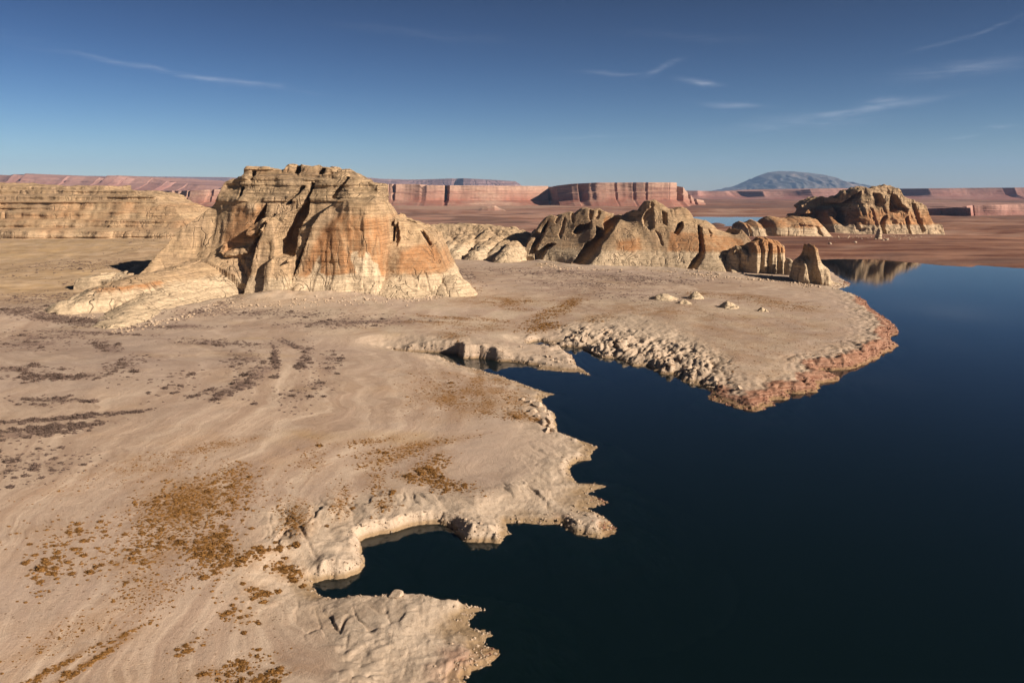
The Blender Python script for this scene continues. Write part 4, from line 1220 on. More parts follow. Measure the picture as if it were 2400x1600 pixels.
def face_formation(name, label, cat, box, h, cps, reliefs, Y0, mult, sky, skyY, thick, seed, mat, noise, paint_fn, parts_fn, facet=1.0):
    """A rock face given by depths at photo pixels, with slabs standing forward (+) or recessed (-), a skyline and a back."""
    xs, ys, zs = grid_axes(*box, h)
    X2, Z2 = np.meshgrid(xs, zs, indexing='ij')
    a = np.array(cps, float)
    px_, pz_ = at_y(a[:, 0], a[:, 1], a[:, 2])
    Yf = Rbf(np.stack([px_, pz_], 1), a[:, 2], 6.0, .05)(X2, Z2)
    for poly, amt, soft in reliefs:
        sd = poly_sdf(X2, Z2, px_to_xz(poly, Y0)) + 1.3 * fbm(X2 / 8, Z2 / 8, 3, seed)
        Yf = Yf - amt * (mult if abs(amt) >= 12 else .8) * sstep(-soft * .8, soft * .8, sd)
    sh = (len(xs), len(zs))
    Yf = Yf + facet * (1.0 * np.tanh(5 * lattice(sh, (12 / h, 22 / h), seed + 1)) + .6 * np.tanh(5 * lattice(sh, (26 / h, 6 / h), seed + 2)) + .6 * np.tanh(5 * lattice(sh, (5 / h, 9 / h), seed + 3)))
    zt = interp_px(sky, skyY, xs)
    Yb = Yf + thick * (.35 + .65 * sstep(zs.max(), zs.min(), Z2))
    F = np.minimum(ys[None, :, None] - Yf[:, None, :], Yb[:, None, :] - ys[None, :, None])
    F = np.minimum(F, zt[:, None, None] + lattice((len(xs), len(ys)), (7 / h, 9 / h), seed + 5)[:, :, None] * 1.6 * facet - zs[None, None, :])
    F = F + rock_noise(F.shape, h, seed + 20, *noise)
    F[:, :, 0] = -1
    F[0], F[-1], F[:, 0], F[:, -1], F[:, :, -1] = -1, -1, -1, -1, -1
    V, Fq = surface_nets(F, (xs[0], ys[0], zs[0]), h)
    return formation(name, label, cat, V, Fq, paint_fn(V), mat, parts_fn(V, Fq))


RIDGE_CP = [(1268, 532, 1130), (1300, 512, 1126), (1345, 501, 1116), (1386, 491, 1102), (1430, 500, 1092), (1470, 505, 1082), (1500, 496, 1062), (1525, 470, 1058), (1560, 488, 1054), (1600, 495, 1048), (1620, 512, 1040), (1655, 527, 1032), (1690, 545, 1024), (1712, 553, 1020),
            (1270, 570, 1096), (1320, 550, 1092), (1380, 540, 1068), (1440, 545, 1042), (1480, 545, 1036), (1530, 545, 1030), (1580, 545, 1020), (1640, 560, 1006), (1690, 580, 994), (1310, 590, 1060), (1360, 590, 1040), (1420, 590, 1014), (1500, 590, 1010), (1570, 590, 1002), (1640, 600, 988),
            (1230, 605, 1088), (1262, 612, 1064), (1310, 616, 1044), (1340, 622, 1020), (1372, 626, 992), (1440, 624, 996), (1500, 624, 996), (1560, 624, 988), (1620, 630, 976), (1690, 638, 958), (1730, 640, 956), (1262, 640, 1056), (1372, 650, 982), (1500, 650, 985), (1620, 655, 962), (1720, 662, 945)]
RIDGE_REL = [([(1472, 504), (1448, 508), (1426, 518), (1422, 545), (1418, 538), (1405, 534), (1402, 555), (1390, 565), (1375, 575), (1360, 595), (1345, 612), (1336, 622), (1340, 640), (1358, 640), (1366, 622), (1384, 606), (1402, 590), (1406, 576), (1424, 558), (1444, 536), (1460, 520)], -26, 1.2),
             ([(1396, 522), (1385, 529), (1370, 532), (1358, 539), (1351, 551), (1358, 553), (1375, 547), (1392, 539)], -14, 1.0), ([(1294, 522), (1282, 540), (1272, 556), (1255, 546), (1228, 560), (1228, 572), (1252, 566), (1262, 566), (1250, 584), (1242, 606), (1254, 604), (1264, 586), (1284, 552)], -15, 1.0),
             ([(1306, 577), (1290, 579), (1275, 589), (1256, 601), (1256, 625), (1268, 618), (1286, 592)], -14, 1.0), ([(1334, 512), (1325, 538), (1316, 556), (1320, 566), (1330, 545), (1337, 520)], -8, .8), ([(1351, 503), (1350, 526), (1355, 527), (1361, 504)], -6, .7), ([(1394, 496), (1391, 518), (1396, 522), (1404, 498)], -8, .8),
             ([(1404, 516), (1417, 497), (1422, 501), (1412, 516)], -7, .7), ([(1308, 528), (1322, 506), (1328, 506), (1314, 530)], -7, .7), ([(1536, 486), (1522, 498), (1513, 514), (1514, 531), (1524, 540), (1535, 531), (1539, 505)], -7, 1.0), ([(1558, 494), (1556, 524), (1564, 530), (1569, 500)], -10, .8),
             ([(1503, 494), (1506, 478), (1514, 474), (1510, 492)], -6, .6), ([(1532, 484), (1536, 474), (1542, 480), (1538, 488)], -6, .6), ([(1602, 520), (1588, 527), (1577, 546), (1584, 548), (1599, 531)], -12, .8), ([(1636, 528), (1628, 560), (1622, 588), (1605, 604), (1590, 622), (1592, 640), (1604, 626), (1620, 607), (1633, 590), (1636, 565), (1642, 535)], -13, .9),
             ([(1671, 588), (1668, 614), (1670, 632), (1678, 626), (1682, 600), (1679, 588)], -9, .8), ([(1659, 536), (1657, 553), (1665, 546)], -6, .6), ([(1708, 590), (1700, 632), (1700, 650), (1714, 644), (1724, 600), (1738, 578)], -12, .8), ([(1534, 540), (1540, 552), (1545, 574), (1548, 574), (1546, 552), (1538, 540)], -4, .5)]
RIDGE_SKY = [(1225, 600), (1240, 570), (1262, 545), (1272, 530), (1285, 515), (1300, 509), (1312, 512), (1322, 506), (1345, 499), (1356, 503), (1370, 491), (1385, 489), (1396, 494), (1410, 491), (1430, 499), (1450, 504), (1472, 507), (1480, 498), (1490, 492), (1500, 494), (1505, 481), (1514, 470), (1530, 469), (1538, 474), (1550, 481), (1562, 488), (1575, 490), (1590, 485), (1600, 489), (1608, 497), (1615, 511), (1640, 514), (1655, 525), (1662, 536), (1685, 544), (1702, 545), (1712, 533), (1720, 545), (1735, 575), (1745, 610)]


def ridge_paint(V):
    z = V[:, 2]
    O = .18 + .9 * zone_xz(V, [(1440, 600), (1450, 565), (1500, 560), (1500, 600)], 1020)
    O = np.maximum(O, .9 * zone_xz(V, [(1405, 530), (1420, 505), (1445, 505), (1430, 525)], 1090, 3))
    O = np.maximum(O, .9 * zone_xz(V, [(1560, 590), (1575, 545), (1640, 545), (1740, 560), (1740, 592), (1640, 590)], 1010, 3))
    n = fbm(V[:, 0] / 14, z / 14, 3, 520)
    return np.stack([np.clip(O + .25 * n, 0, 1), 0 * z, -.1 + .5 * sstep(62, 84, z) + .7 * zone_xz(V, [(1570, 580), (1585, 540), (1630, 545), (1640, 585)], 1010, 3), .12 + 0 * z], 1)


def ridge_parts(V, Fq):
    cz = V[Fq][:, :, 2].mean(1)
    return [('rock_wall', cz > 0, None)]


face_formation('fin_ridge', 'pointed tan sandstone ridge with broad sloping faces and deep dark gullies', 'rock ridge', (12, 312, 935, 1225, 3, 98), 1.15, RIDGE_CP, RIDGE_REL, 1030.0, 2.1, RIDGE_SKY, 1075.0, 90, 500, ROCK, (.3, .35, .45, .25, 1.0, .5), ridge_paint, ridge_parts, .7)

# low pale hummocks between the butte and the ridge
HUM = []
_r = np.random.default_rng(21)
for _ in range(46):
    t_ = _r.uniform(0, 1)
    bx = 1000 + 250 * t_ + _r.normal(0, 10)
    by = 545 + 24 * _r.uniform(-1, 1) + 16 * t_
    yy = 1020 + (600 - by) * 3.6 + _r.normal(0, 14)
    a_ = 18 + 10 * _r.uniform()
    HUM.append(([(bx, by - 4, yy + 22), (bx - a_ * .5, by + 6, yy), (bx - a_, by + 14 + 8 * _r.uniform(), yy - 24)], .9, 4.0))
HUM.append(([(985, 530, 1250), (1050, 524, 1260), (1110, 524, 1255), (1160, 530, 1240), (1215, 540, 1220), (1262, 552, 1200)], .55, 12.0))
fin_formation('rock_hummocks', 'low pale lumpy sandstone swells between butte and fin ridge', 'rock outcrop', (-175, 60, 960, 1290, 4, 74), 1.5, HUM, 540, ROCK, (.6, 2.4, .8, .6),
              lambda V: np.stack([.15 + 0 * V[:, 2], .25 + 0 * V[:, 2], .2 + 0 * V[:, 2], .1 + 0 * V[:, 2]], 1), ridge_parts)


# ---- formations read from their outline, with thickness and relief
def outline_formation(name, label, cat, outline, Yc, T, Rr, reliefs, h, seed, mat, noise, paint_fn, parts_fn, flutes=None, back=1.0, extra=None, zmin=-1.0, warp=2.0):
    P = px_to_xz(outline, Yc)
    x0, x1, z1 = P[:, 0].min() - 8, P[:, 0].max() + 8, P[:, 1].max() + 6
    z0 = max(P[:, 1].min() - 10, zmin)
    xs, ys, zs = grid_axes(x0, x1, Yc - T - 30, Yc + T * back + 12, z0, z1, h)
    X2, Z2 = np.meshgrid(xs, zs, indexing='ij')
    P[P[:, 1] < np.median(P[:, 1]) * .5, 1] -= 6
    sd = poly_sdf(X2 + warp * fbm(X2 / 12, Z2 / 12, 3, seed), Z2 + .5 * warp * fbm(X2 / 12, Z2 / 12, 3, seed + 4), P)
    q = np.clip(sd / Rr, 0, 1)
    Th = T * np.sqrt(np.clip(1 - (1 - q) ** 2, 0, 1))
    Yf = Yc - Th
    for poly, amt, soft in reliefs:
        s = poly_sdf(X2, Z2, px_to_xz(poly, Yc - T * .6)) + .8 * soft * fbm(X2 / 9, Z2 / 9, 3, seed + 9)
        Yf = Yf - amt * sstep(-soft, soft, s)
    if flutes is not None:
        Yf = Yf + flutes(X2, Z2)
    Yb = Yc + Th * back
    F = np.minimum(ys[None, :, None] - Yf[:, None, :], Yb[:, None, :] - ys[None, :, None])
    F = np.minimum(F, sd[:, None, :] + 0 * F)
    F = F + rock_noise(F.shape, h, seed + 20, *noise)
    if extra is not None:
        F = np.maximum(F, extra(xs, ys, zs))
    F[:, :, 0] = -1
    F[0], F[-1], F[:, 0], F[:, -1], F[:, :, -1] = -1, -1, -1, -1, -1
    V, Fq = surface_nets(F, (xs[0], ys[0], zs[0]), h)
    return formation(name, label, cat, V, Fq, paint_fn(V), mat, parts_fn(V, Fq))


B2_OUT = [(1872, 560), (1880, 504), (1891, 497), (1907, 491), (1921, 478), (1937, 469), (1956, 461), (1974, 459), (1981, 453), (1997, 446), (2011, 438), (2026, 436), (2034, 442), (2046, 440), (2060, 434), (2073, 433), (2084, 435), (2098, 444), (2111, 455), (2119, 465), (2138, 472), (2149, 473), (2160, 485), (2167, 502), (2171, 518), (2183, 521), (2188, 533), (2186, 560)]
B2_CP = [(2020, 548, 1835), (2080, 550, 1830), (2130, 550, 1835), (2172, 546, 1852), (1980, 548, 1845), (1945, 552, 1850), (1895, 548, 1890), (2020, 495, 1868), (2080, 495, 1868), (2130, 500, 1866), (2165, 505, 1884), (1960, 495, 1926), (1910, 505, 1930), (2026, 440, 1905), (2070, 436, 1900), (2110, 458, 1890), (2150, 476, 1888), (1990, 450, 1918), (1940, 470, 1940), (2020, 575, 1825), (2130, 575, 1826), (1920, 575, 1868)]
B2_REL = [([(1878, 512), (1921, 478), (1956, 460), (1978, 460), (1975, 475), (1990, 478), (2010, 462), (2028, 448), (2022, 462), (2005, 478), (1996, 490), (1992, 505), (1985, 525), (1975, 530), (1968, 516), (1982, 500), (1977, 484), (1960, 494), (1955, 510), (1950, 530), (1942, 556), (1930, 545), (1912, 512), (1895, 516)], -36, 2.0),
          ([(1911, 504), (1911, 484), (1923, 483), (1934, 492), (1932, 504)], 26, 1.5), ([(2096, 454), (2085, 470), (2080, 496), (2095, 499), (2110, 491), (2118, 501), (2126, 490), (2113, 478), (2109, 461)], -26, 1.6), ([(2044, 560), (2048, 522), (2062, 507), (2070, 504), (2059, 525), (2053, 560)], -24, 1.6), ([(2036, 486), (2033, 505), (2041, 507), (2043, 488)], -9, 1.2),
          ([(2032, 509), (2036, 532), (2043, 520), (2041, 507)], -11, 1.2), ([(2053, 453), (2050, 480), (2060, 486), (2073, 475), (2069, 453)], -15, 1.6), ([(2109, 560), (2111, 512), (2118, 505), (2117, 560)], -18, 1.4), ([(2139, 478), (2142, 510), (2146, 545), (2159, 540), (2153, 500), (2149, 478)], -19, 1.5), ([(2008, 540), (1996, 520), (1990, 545)], -8, 1.2), ([(2062, 470), (2066, 500), (2072, 500), (2070, 470)], -8, 1.2), ([(2016, 475), (2014, 505), (2020, 505), (2022, 478)], -7, 1.2)]


def b2_paint(V):
    z = V[:, 2]
    n = fbm(V[:, 0] / 16, z / 30, 3, 610)
    O = .1 + .85 * sstep(68, 52, z + 8 * n)
    return np.stack([np.clip(O, 0, 1), 0 * z, .35 + .6 * sstep(60, 85, z), .3 + 0 * z], 1)


def two_parts(zc, lab=None):
    def f(V, Fq):
        cz = V[Fq][:, :, 2].mean(1)
        return [('crown', cz > zc, lab), ('cliff', cz <= zc, None)]
    return f


face_formation('domed_butte', 'dark-crowned domed butte with orange ribs standing on the red plain', 'butte', (690, 1050, 1795, 2075, -2, 122), 1.7, B2_CP, B2_REL, 1880.0, 2.0, [(1880, 560), (1888, 525)] + B2_OUT[3:-1] + [(2190, 575)], 1915.0, 110, 600, ROCK_FAR, (1.2, 3.4, 1.8, 1.6, 1.7, 1.0), b2_paint, two_parts(72, 'knobbly dark grey-brown crown'), facet=2.2)
outline_formation('sandstone_dome', 'smooth orange and cream slickrock dome beside the domed butte', 'rock dome', [(1712, 575), (1716, 545), (1722, 525), (1730, 518), (1745, 522), (1760, 514), (1776, 522), (1788, 511), (1804, 506), (1835, 511), (1862, 504), (1890, 508), (1908, 512), (1926, 531), (1948, 553), (1950, 575)], 1745.0, 66, 38,
                  [([(1718, 580), (1718, 520), (1748, 518), (1750, 580)], 14, 2), ([(1752, 580), (1754, 518), (1780, 520), (1790, 580)], 10, 2), ([(1800, 580), (1810, 515), (1900, 515), (1910, 580)], 8, 4), ([(1862, 548), (1866, 525), (1912, 530), (1920, 552)], -8, 2)], 1.5, 640, ROCK_FAR, (1.0, 2.4, .9, 1.2, 1.8),
                  lambda V: np.stack([np.clip(.75 + .5 * fbm(V[:, 0] / 20, V[:, 2] / 8, 3, 641), 0, 1), 0 * V[:, 2], .15 + 0 * V[:, 2], .2 + 0 * V[:, 2]], 1), ridge_parts, zmin=-2)


def col_flutes(X, Z):
    w = np.abs(np.sin((X + 2.0 * fbm(X / 9, Z / 40, 2, 655)) / 3.3 + .5)) ** .6
    w2 = np.abs(np.sin((X + 1.5 * fbm(X / 7, Z / 30, 2, 656)) / 1.45))
    return 6.0 * (1 - w) + 1.2 * (1 - w2) - .10 * (35 - Z).clip(0, 40)


outline_formation('fluted_bluff', 'fluted cream bluff of vertical columns under an orange cap', 'bluff', [(1694, 650), (1700, 610), (1708, 592), (1726, 574), (1740, 578), (1757, 566), (1776, 553), (1791, 553), (1806, 559), (1825, 566), (1835, 576), (1838, 613), (1837, 650)], 978.0, 22, 15,
                  [([(1748, 660), (1752, 600), (1764, 566), (1780, 556), (1836, 580), (1838, 660)], 9, 1.5), ([(1700, 640), (1712, 600), (1730, 585), (1742, 600), (1744, 640)], -6, 2)], .8, 650, ROCK, (.5, 1.6, .7, 1.8),
                  lambda V: np.stack([np.clip(1.3 * zone_xz(V, [(1755, 592), (1765, 550), (1840, 550), (1838, 590)], 965, 2), 0, 1), 0 * V[:, 2], .75 + 0 * V[:, 2], .1 + 0 * V[:, 2]], 1), two_parts(33.5, 'rusty orange cap over the columns'), flutes=col_flutes, zmin=0)


def tower_flutes(X, Z):
    return 2.4 * fbm(X / 4.5, Z / 22, 3, 671) - .16 * (30 - Z).clip(0, 40)


outline_formation('rock_tower', 'crooked rock tower tapering to a blunt pinnacle at the water', 'rock tower', [(1850, 672), (1853, 640), (1858, 618), (1862, 612), (1868, 606), (1873, 602), (1880, 596), (1885, 584), (1888, 568), (1893, 572), (1897, 566), (1902, 576), (1906, 571), (1909, 578), (1910, 594), (1917, 612), (1924, 617), (1938, 630), (1942, 640), (1960, 648), (1985, 660), (1996, 672)], 872.0, 20, 15,
                  [([(1890, 680), (1884, 600), (1890, 575), (1900, 572), (1902, 600), (1912, 680)], -5, 1.5), ([(1912, 680), (1902, 600), (1906, 574), (1913, 580), (1926, 618), (1944, 680)], 6, 1.5), ([(1862, 680), (1866, 610), (1882, 590), (1886, 620), (1888, 680)], 3, 1.5)], .8, 670, ROCK, (.7, 3.0, 1.2, 2.4),
                  lambda V: np.stack([.2 + .7 * sstep(34, 42, V[:, 2]), 0 * V[:, 2], .8 + 0 * V[:, 2], .1 + 0 * V[:, 2]], 1), ridge_parts, flutes=tower_flutes, zmin=-1, warp=.7)
outline_formation('rock_stump', 'stubby grey rock knob wedged between bluff and tower', 'rock', [(1836, 660), (1838, 618), (1844, 604), (1852, 606), (1857, 618), (1860, 660)], 935.0, 10, 6, [], .8, 690, ROCK, (.4, 2.2, .9, 1.4),
                  lambda V: np.stack([.1 + 0 * V[:, 2], 0 * V[:, 2], .7 + 0 * V[:, 2], .1 + 0 * V[:, 2]], 1), ridge_parts, zmin=0)
outline_formation('rock_spire', 'slim pale needle of rock before the domed butte', 'rock spire', [(2046, 568), (2052, 552), (2057, 538), (2061, 534), (2064, 540), (2066, 556), (2070, 568)], 1585.0, 7, 6, [], 1.0, 695, ROCK_FAR, (.3, .7, .4, .4),
                  lambda V: np.stack([.05 + 0 * V[:, 2], .5 + 0 * V[:, 2], .2 + 0 * V[:, 2], .1 + 0 * V[:, 2]], 1), ridge_parts, zmin=1, warp=.6)

# white mounds out on the peninsula
MOUNDS = [('white rock mound with a pointed top, tallest on the peninsula', [(1615, 700, 6), (1632, 685, 3), (1650, 698, 6)], 1.0), ('broad white rock mound with a dark hollow on the peninsula', [(1535, 703, 0), (1558, 690, 0), (1590, 700, 0)], .9),
          ('isolated white rock mound nearest the red shore', [(1690, 722, 0), (1710, 708, 0), (1730, 722, 0)], .95), ('small white rock hump before the pointed mound', [(1590, 710, 0), (1606, 704, 0), (1622, 712, 0)], .8), ('low white rock bump at the end of the mound row', [(1780, 730, 0), (1790, 722, 0), (1804, 730, 0)], .7)]
for k, (lab, pts, st) in enumerate(MOUNDS):
    cx_, cy_, cz_ = [float(v) for v in on_ground(np.array(pts[1][0]), np.array(max(p[1] for p in pts)))]
    top = float(at_y(pts[1][0], pts[1][1], cy_)[1])
    wid = float(at_y(pts[2][0], 700, cy_)[0] - at_y(pts[0][0], 700, cy_)[0])
    n_ = 40
    g_ = np.linspace(-1, 1, n_)
    GX, GY = np.meshgrid(g_ * wid * 1.05, g_ * wid * 1.05, indexing='ij')
    rr_ = np.hypot(GX * (1 + .2 * fbm(GX / 9, GY / 9, 2, 700 + k)), GY * .9) / (wid * .62)
    hz = (top - cz_ + 1.5) * np.clip(1 - (rr_ * .85) ** 1.7, 0, 1) ** 1.3 * .95
    hz = np.where(rr_ < 1.1, hz, hz + (1.1 - rr_) * 4) + 1.5 * fbm(GX / 5, GY / 5, 4, 710 + k) + .7 * (ridged(GX / 7, GY / 7, 2, 720 + k) - .6) - 1.2
    V_ = np.stack([GX.ravel(), GY.ravel(), hz.ravel()], 1)
    i_ = np.arange(n_ * n_).reshape(n_, n_)
    f_ = np.stack([i_[:-1, :-1], i_[1:, :-1], i_[1:, 1:], i_[:-1, 1:]], -1).reshape(-1, 4)
    pt = np.tile(np.array([[0, .75, .05, 0]], np.float32), (n_ * n_, 1))
    tag(obj('rock_mound', mesh_np('rock_mound', V_, f_, True, {'paint': pt}), ROCK, None, (cx_, cy_ + wid * .3, cz_)), lab, 'rock mound', 'white rock mounds on the peninsula')


# ---- distant mesas: a cliff line swept along a ragged edge
def swept_mesa(name, label, cat, line, mat, prof, depth, wob, seed, n=700, alcove=1.0, paint=(.3, 0, .3, .4), taper=True):
    """line = photo pixel of the rim and depth; prof = (share of height, set-forward in metres) from foot to rim."""
    a = np.array(line, float)
    X_, Z_ = at_y(a[:, 0], a[:, 1], a[:, 2])
    s = np.concatenate([[0], np.cumsum(np.hypot(np.diff(X_), np.diff(a[:, 2])))])
    t = np.linspace(0, s[-1], n)
    x, y, z = np.interp(t, s, X_), np.interp(t, s, a[:, 2]), np.interp(t, s, Z_)
    rows = []
    off = wob * (fbm(t / (wob * 9), t * 0, 3, seed, .4) * 2.2)
    cut = np.clip(np.abs(perlin(t / (wob * 4.4), t * 0 + .5, seed + 5)), 0, 1)
    off = off - alcove * wob * 1.5 * sstep(.14, .02, cut)
    cut2 = np.abs(perlin(t / (wob * 1.5), t * 0 + 7.5, seed + 6))
    off = off - alcove * wob * .3 * sstep(.10, .02, cut2) * sstep(.1, .4, perlin(t / (wob * 7), t * 0 + 9.5, seed + 8)) + wob * .05 * ridged(t / (wob * .8), t * 0 + 3.5, 2, seed + 7)
    zr = z + .006 * np.maximum(z, 100) * perlin(t / (wob * 1.3), t * 0 + 2, seed + 9)
    levels = []
    for f, o in prof:
        levels.append((f, o))
    for f, o in levels:
        jag = wob * .07 * fbm(t / (wob * 1.4), t * 0 + f * 9, 3, seed + 12)
        follow = .35 + .65 * min(1, f * 1.15)
        rows.append(np.stack([x + .18 * off * follow, y - off * follow - o + jag, -5 + (zr + 5) * f], 1))
    rows.append(np.stack([x, y + depth, zr], 1))
    rows.append(np.stack([x, y + depth * 1.3, -5 + 0 * zr], 1))
    m = len(rows)
    V = np.concatenate(rows)
    i_ = np.arange(m * n).reshape(m, n)
    Fq = np.stack([i_[:-1, :-1], i_[:-1, 1:], i_[1:, 1:], i_[1:, :-1]], -1).reshape(-1, 4)
    pt = np.tile(np.array([paint], np.float32), (len(V), 1))
    fr_ = np.repeat(np.array([f for f, _ in levels] + [1, 1], np.float32), n)
    pt[:, 0] = paint[0] + (1 - paint[0]) * sstep(.62, .30, fr_ + .12 * fbm(np.tile(t, m) / (wob * 3), fr_ * 2, 3, seed + 15))
    pt[:, 0] *= 1 - .7 * sstep(.7, .9, fr_)
    root = obj(name, None, None, None, (float(x.mean()), float(y.mean()), -5.0))
    tag(root, label, cat)
    cl = Fq[:(len(prof) - 1) * (n - 1)]
    tp = Fq[(len(prof) - 1) * (n - 1):]
    L = np.array(root.location, np.float32)
    for pn, ff in (('cliff', cl), ('plateau', tp)):
        v, f, at = sub_mesh(V.astype(np.float32), ff, np.ones(len(ff), bool), {'paint': pt})
        obj(pn, mesh_np(pn, v - L, f, pn == 'plateau', at), mat, root)
    return root


def dense(prof, k=5):
    f = np.array([p[0] for p in prof])
    o = np.array([p[1] for p in prof])
    u = np.linspace(0, len(prof) - 1, (len(prof) - 1) * k + 1)
    return list(zip(np.interp(u, np.arange(len(prof)), f), np.interp(u, np.arange(len(prof)), o)))


RED_NEAR = mat_rock('red_mesa_rock', (.40, .265, .195), (.31, .13, .09), (.42, .27, .2), (.2, .1, .08), False, .10, .12, .35, .15)
RED_FAR = mat_rock('far_red_mesa_rock', (.34, .20, .16), (.29, .125, .10), (.36, .22, .17), (.17, .09, .08), False, .05, .12, .35, .15)
PURPLE = mat_rock('far_plateau_rock', (.26, .17, .16), (.25, .14, .12), (.3, .2, .18), (.15, .1, .1), False, .03)
D6 = 5600.0
CLIFF = dense([(0, 420), (.10, 250), (.28, 120), (.34, 70), (.62, 45), (.66, 22), (.93, 4), (1, 0)], 4)
swept_mesa('red_mesa', 'long pink-red cliff-walled mesa filling the gap behind butte and ridge', 'mesa',
           [(300, 448, D6 * 1.1), (440, 447, D6), (500, 444, D6), (700, 440, D6), (860, 433, D6), (900, 431, D6), (985, 432, D6), (990, 438, D6), (1000, 434, D6), (1080, 435, D6 * 1.02), (1200, 436, D6 * 1.04), (1290, 436, D6 * 1.06), (1300, 442, D6 * 1.04), (1312, 435, D6), (1345, 431, D6 * .98), (1400, 428, D6 * .97), (1440, 428, D6 * .97), (1560, 428, D6 * .98), (1585, 429, D6), (1596, 440, D6 * 1.02), (1604, 446, D6 * 1.04), (1622, 464, D6 * 1.06), (1650, 470, D6 * 1.08)],
           RED_NEAR, CLIFF, 1500, 95, 801, 1100, 1.3, (.55, 0, .35, .55))
D12 = 11500.0
swept_mesa('distant_red_mesa', 'purple-red broken cliff line under the round mountain', 'mesa',
           [(1580, 454, D12), (1620, 447, D12), (1700, 448, D12), (1800, 449, D12 * .98), (1870, 447, D12 * .96), (1900, 444, D12 * .95), (1970, 441, D12 * .95), (2040, 444, D12 * .95), (2100, 440, D12 * .97), (2112, 442, D12 * .96), (2160, 442, D12 * .96), (2250, 441, D12 * .95), (2330, 440, D12 * .94), (2400, 440, D12 * .93), (2550, 438, D12 * .92), (2750, 440, D12 * .92)],
           RED_FAR, dense([(0, 900), (.12, 560), (.3, 260), (.45, 130), (.5, 110), (.9, 20), (1, 0)], 4), 4000, 230, 820, 900, 1.6, (.6, 0, .4, .5))
swept_mesa('purple_plateau', 'hazy violet plateau with sheer rim beyond the red mesa', 'plateau',
           [(780, 420, 24000), (860, 416, 24000), (880, 419, 24000), (960, 421, 24000), (1080, 418, 24000), (1160, 422, 24000), (1208, 425, 24000), (1226, 436, 24000), (1235, 446, 24000)],
           PURPLE, dense([(0, 2400), (.2, 1200), (.5, 500), (.6, 300), (.92, 100), (1, 0)], 3), 6000, 420, 840, 400, .8, (.3, 0, .2, .5))
swept_mesa('blue_plateau', 'dark flat blue-violet plateau on the skyline behind the layered mesa', 'plateau',
           [(-400, 412, 30000), (100, 411, 30000), (250, 413, 30000), (400, 414, 30000), (560, 416, 30000), (640, 418, 30000)],
           PURPLE, dense([(0, 3000), (.2, 1500), (.5, 600), (.6, 380), (.92, 120), (1, 0)], 3), 6000, 420, 850, 400, .8, (.2, 0, .3, .5))
swept_mesa('red_hills', 'low rounded dusky red mesa buttes behind the layered mesa', 'hills',
           [(-500, 418, 12500), (-200, 412, 12500), (0, 410, 12500), (30, 412, 12500), (66, 407, 12500), (100, 414, 12500), (160, 418, 12500), (180, 413, 12500), (215, 416, 12400), (240, 417, 12200), (255, 412, 12100), (275, 411, 12000), (310, 419, 12000), (345, 416, 12000), (380, 424, 11800), (420, 430, 11600), (470, 432, 11500), (520, 440, 11500)],
           RED_FAR, dense([(0, 1800), (.3, 900), (.55, 420), (.75, 180), (.85, 120), (1, 0)], 4), 3000, 320, 860, 600, .8, (.5, 0, .3, .4))


# ---- the round mountain
def mountain():
    Y = 42000.0
    sky = [(1650, 452), (1690, 446), (1720, 438), (1755, 425), (1775, 413), (1800, 404), (1825, 401), (1860, 402), (1895, 405), (1925, 409), (1950, 417), (1980, 427), (2005, 432), (2030, 440), (2070, 449), (2110, 454)]
    a = px_to_xz(sky, Y)
    n, m = 240, 110
    x = np.linspace(a[0, 0] - 500, a[-1, 0] + 500, n)
    v = np.linspace(-1, 1, m)
    X, Vv = np.meshgrid(x, v)
    ridge = np.interp(X, a[:, 0], a[:, 1])
    span = 6500.0
    base = -50
    q = np.clip(1 - np.abs(Vv) ** 1.25, 0, 1)
    gul = ridged(X / 700 + .7 * fbm(X / 1500, Vv * 3, 2, 900), Vv * 2.2, 4, 901) - .6
    Z = base + (ridge - base) * q + 260 * gul * q * (1 - q) * 3.4
    Yw = Y + Vv * span
    V = np.stack([X.ravel(), Yw.ravel(), Z.ravel()], 1)
    i_ = np.arange(n * m).reshape(m, n)
    Fq = np.stack([i_[:-1, :-1], i_[:-1, 1:], i_[1:, 1:], i_[1:, :-1]], -1).reshape(-1, 4)
    t = NT('forested_mountain')
    p = t.pos()
    n1 = t.noise(t.map(p, (.0006, .0003, .0012)), 1.0, 6, .6, .4)
    n2 = t.noise(t.map(p, (.0016, .0008, .0016)), 1.0, 5, .65)
    col = t.mix(t.mapr(n1, .42, .6), (.075, .08, .075), (.15, .13, .115))
    col = t.mix(t.mapr(n2, .56, .66), col, (.34, .26, .22))
    mat = t.principled(col, .95, None, .05)
    root = obj('mountain', None, None, None, (float(a[:, 0].mean()), Y, base))
    tag(root, 'lone round blue mountain with pale streaks on the far skyline', 'mountain')
    obj('slope', mesh_np('slope', V - np.array(root.location), Fq, True), mat, root)


mountain()

# dark canyon wall across the far right water
swept_mesa('canyon_wall', 'dark shaded canyon wall along the thin far water', 'cliff', [(2165, 489, 3600), (2200, 488, 3550), (2240, 487, 3500), (2272, 487, 3400), (2275, 481, 3700), (2320, 480, 3700), (2420, 479, 3700), (2560, 479, 3700)], RED_FAR,
           dense([(0, 30), (.4, 16), (1, 0)], 4), 700, 30, 880, 240, .8, (.5, 0, .6, .4))
swept_mesa('red_knoll', 'small red knoll of broken rock before the pink-red mesa', 'hill', [(1110, 496, 4000), (1130, 488, 4000), (1145, 484, 4000), (1160, 482, 4000), (1172, 488, 4000), (1185, 494, 4000), (1192, 498, 4000)], RED_NEAR, dense([(0, 90), (.5, 40), (.8, 12), (1, 0)], 4), 60, 26, 885, 120, .8, (.6, 0, .3, .3))

# ------------------------------------------------------------------ boulders and slabs
SHORE_ROCK = mat_simple('shore_sandstone', (.34, .25, .175), (.50, .385, .28), .9, .8, .3)


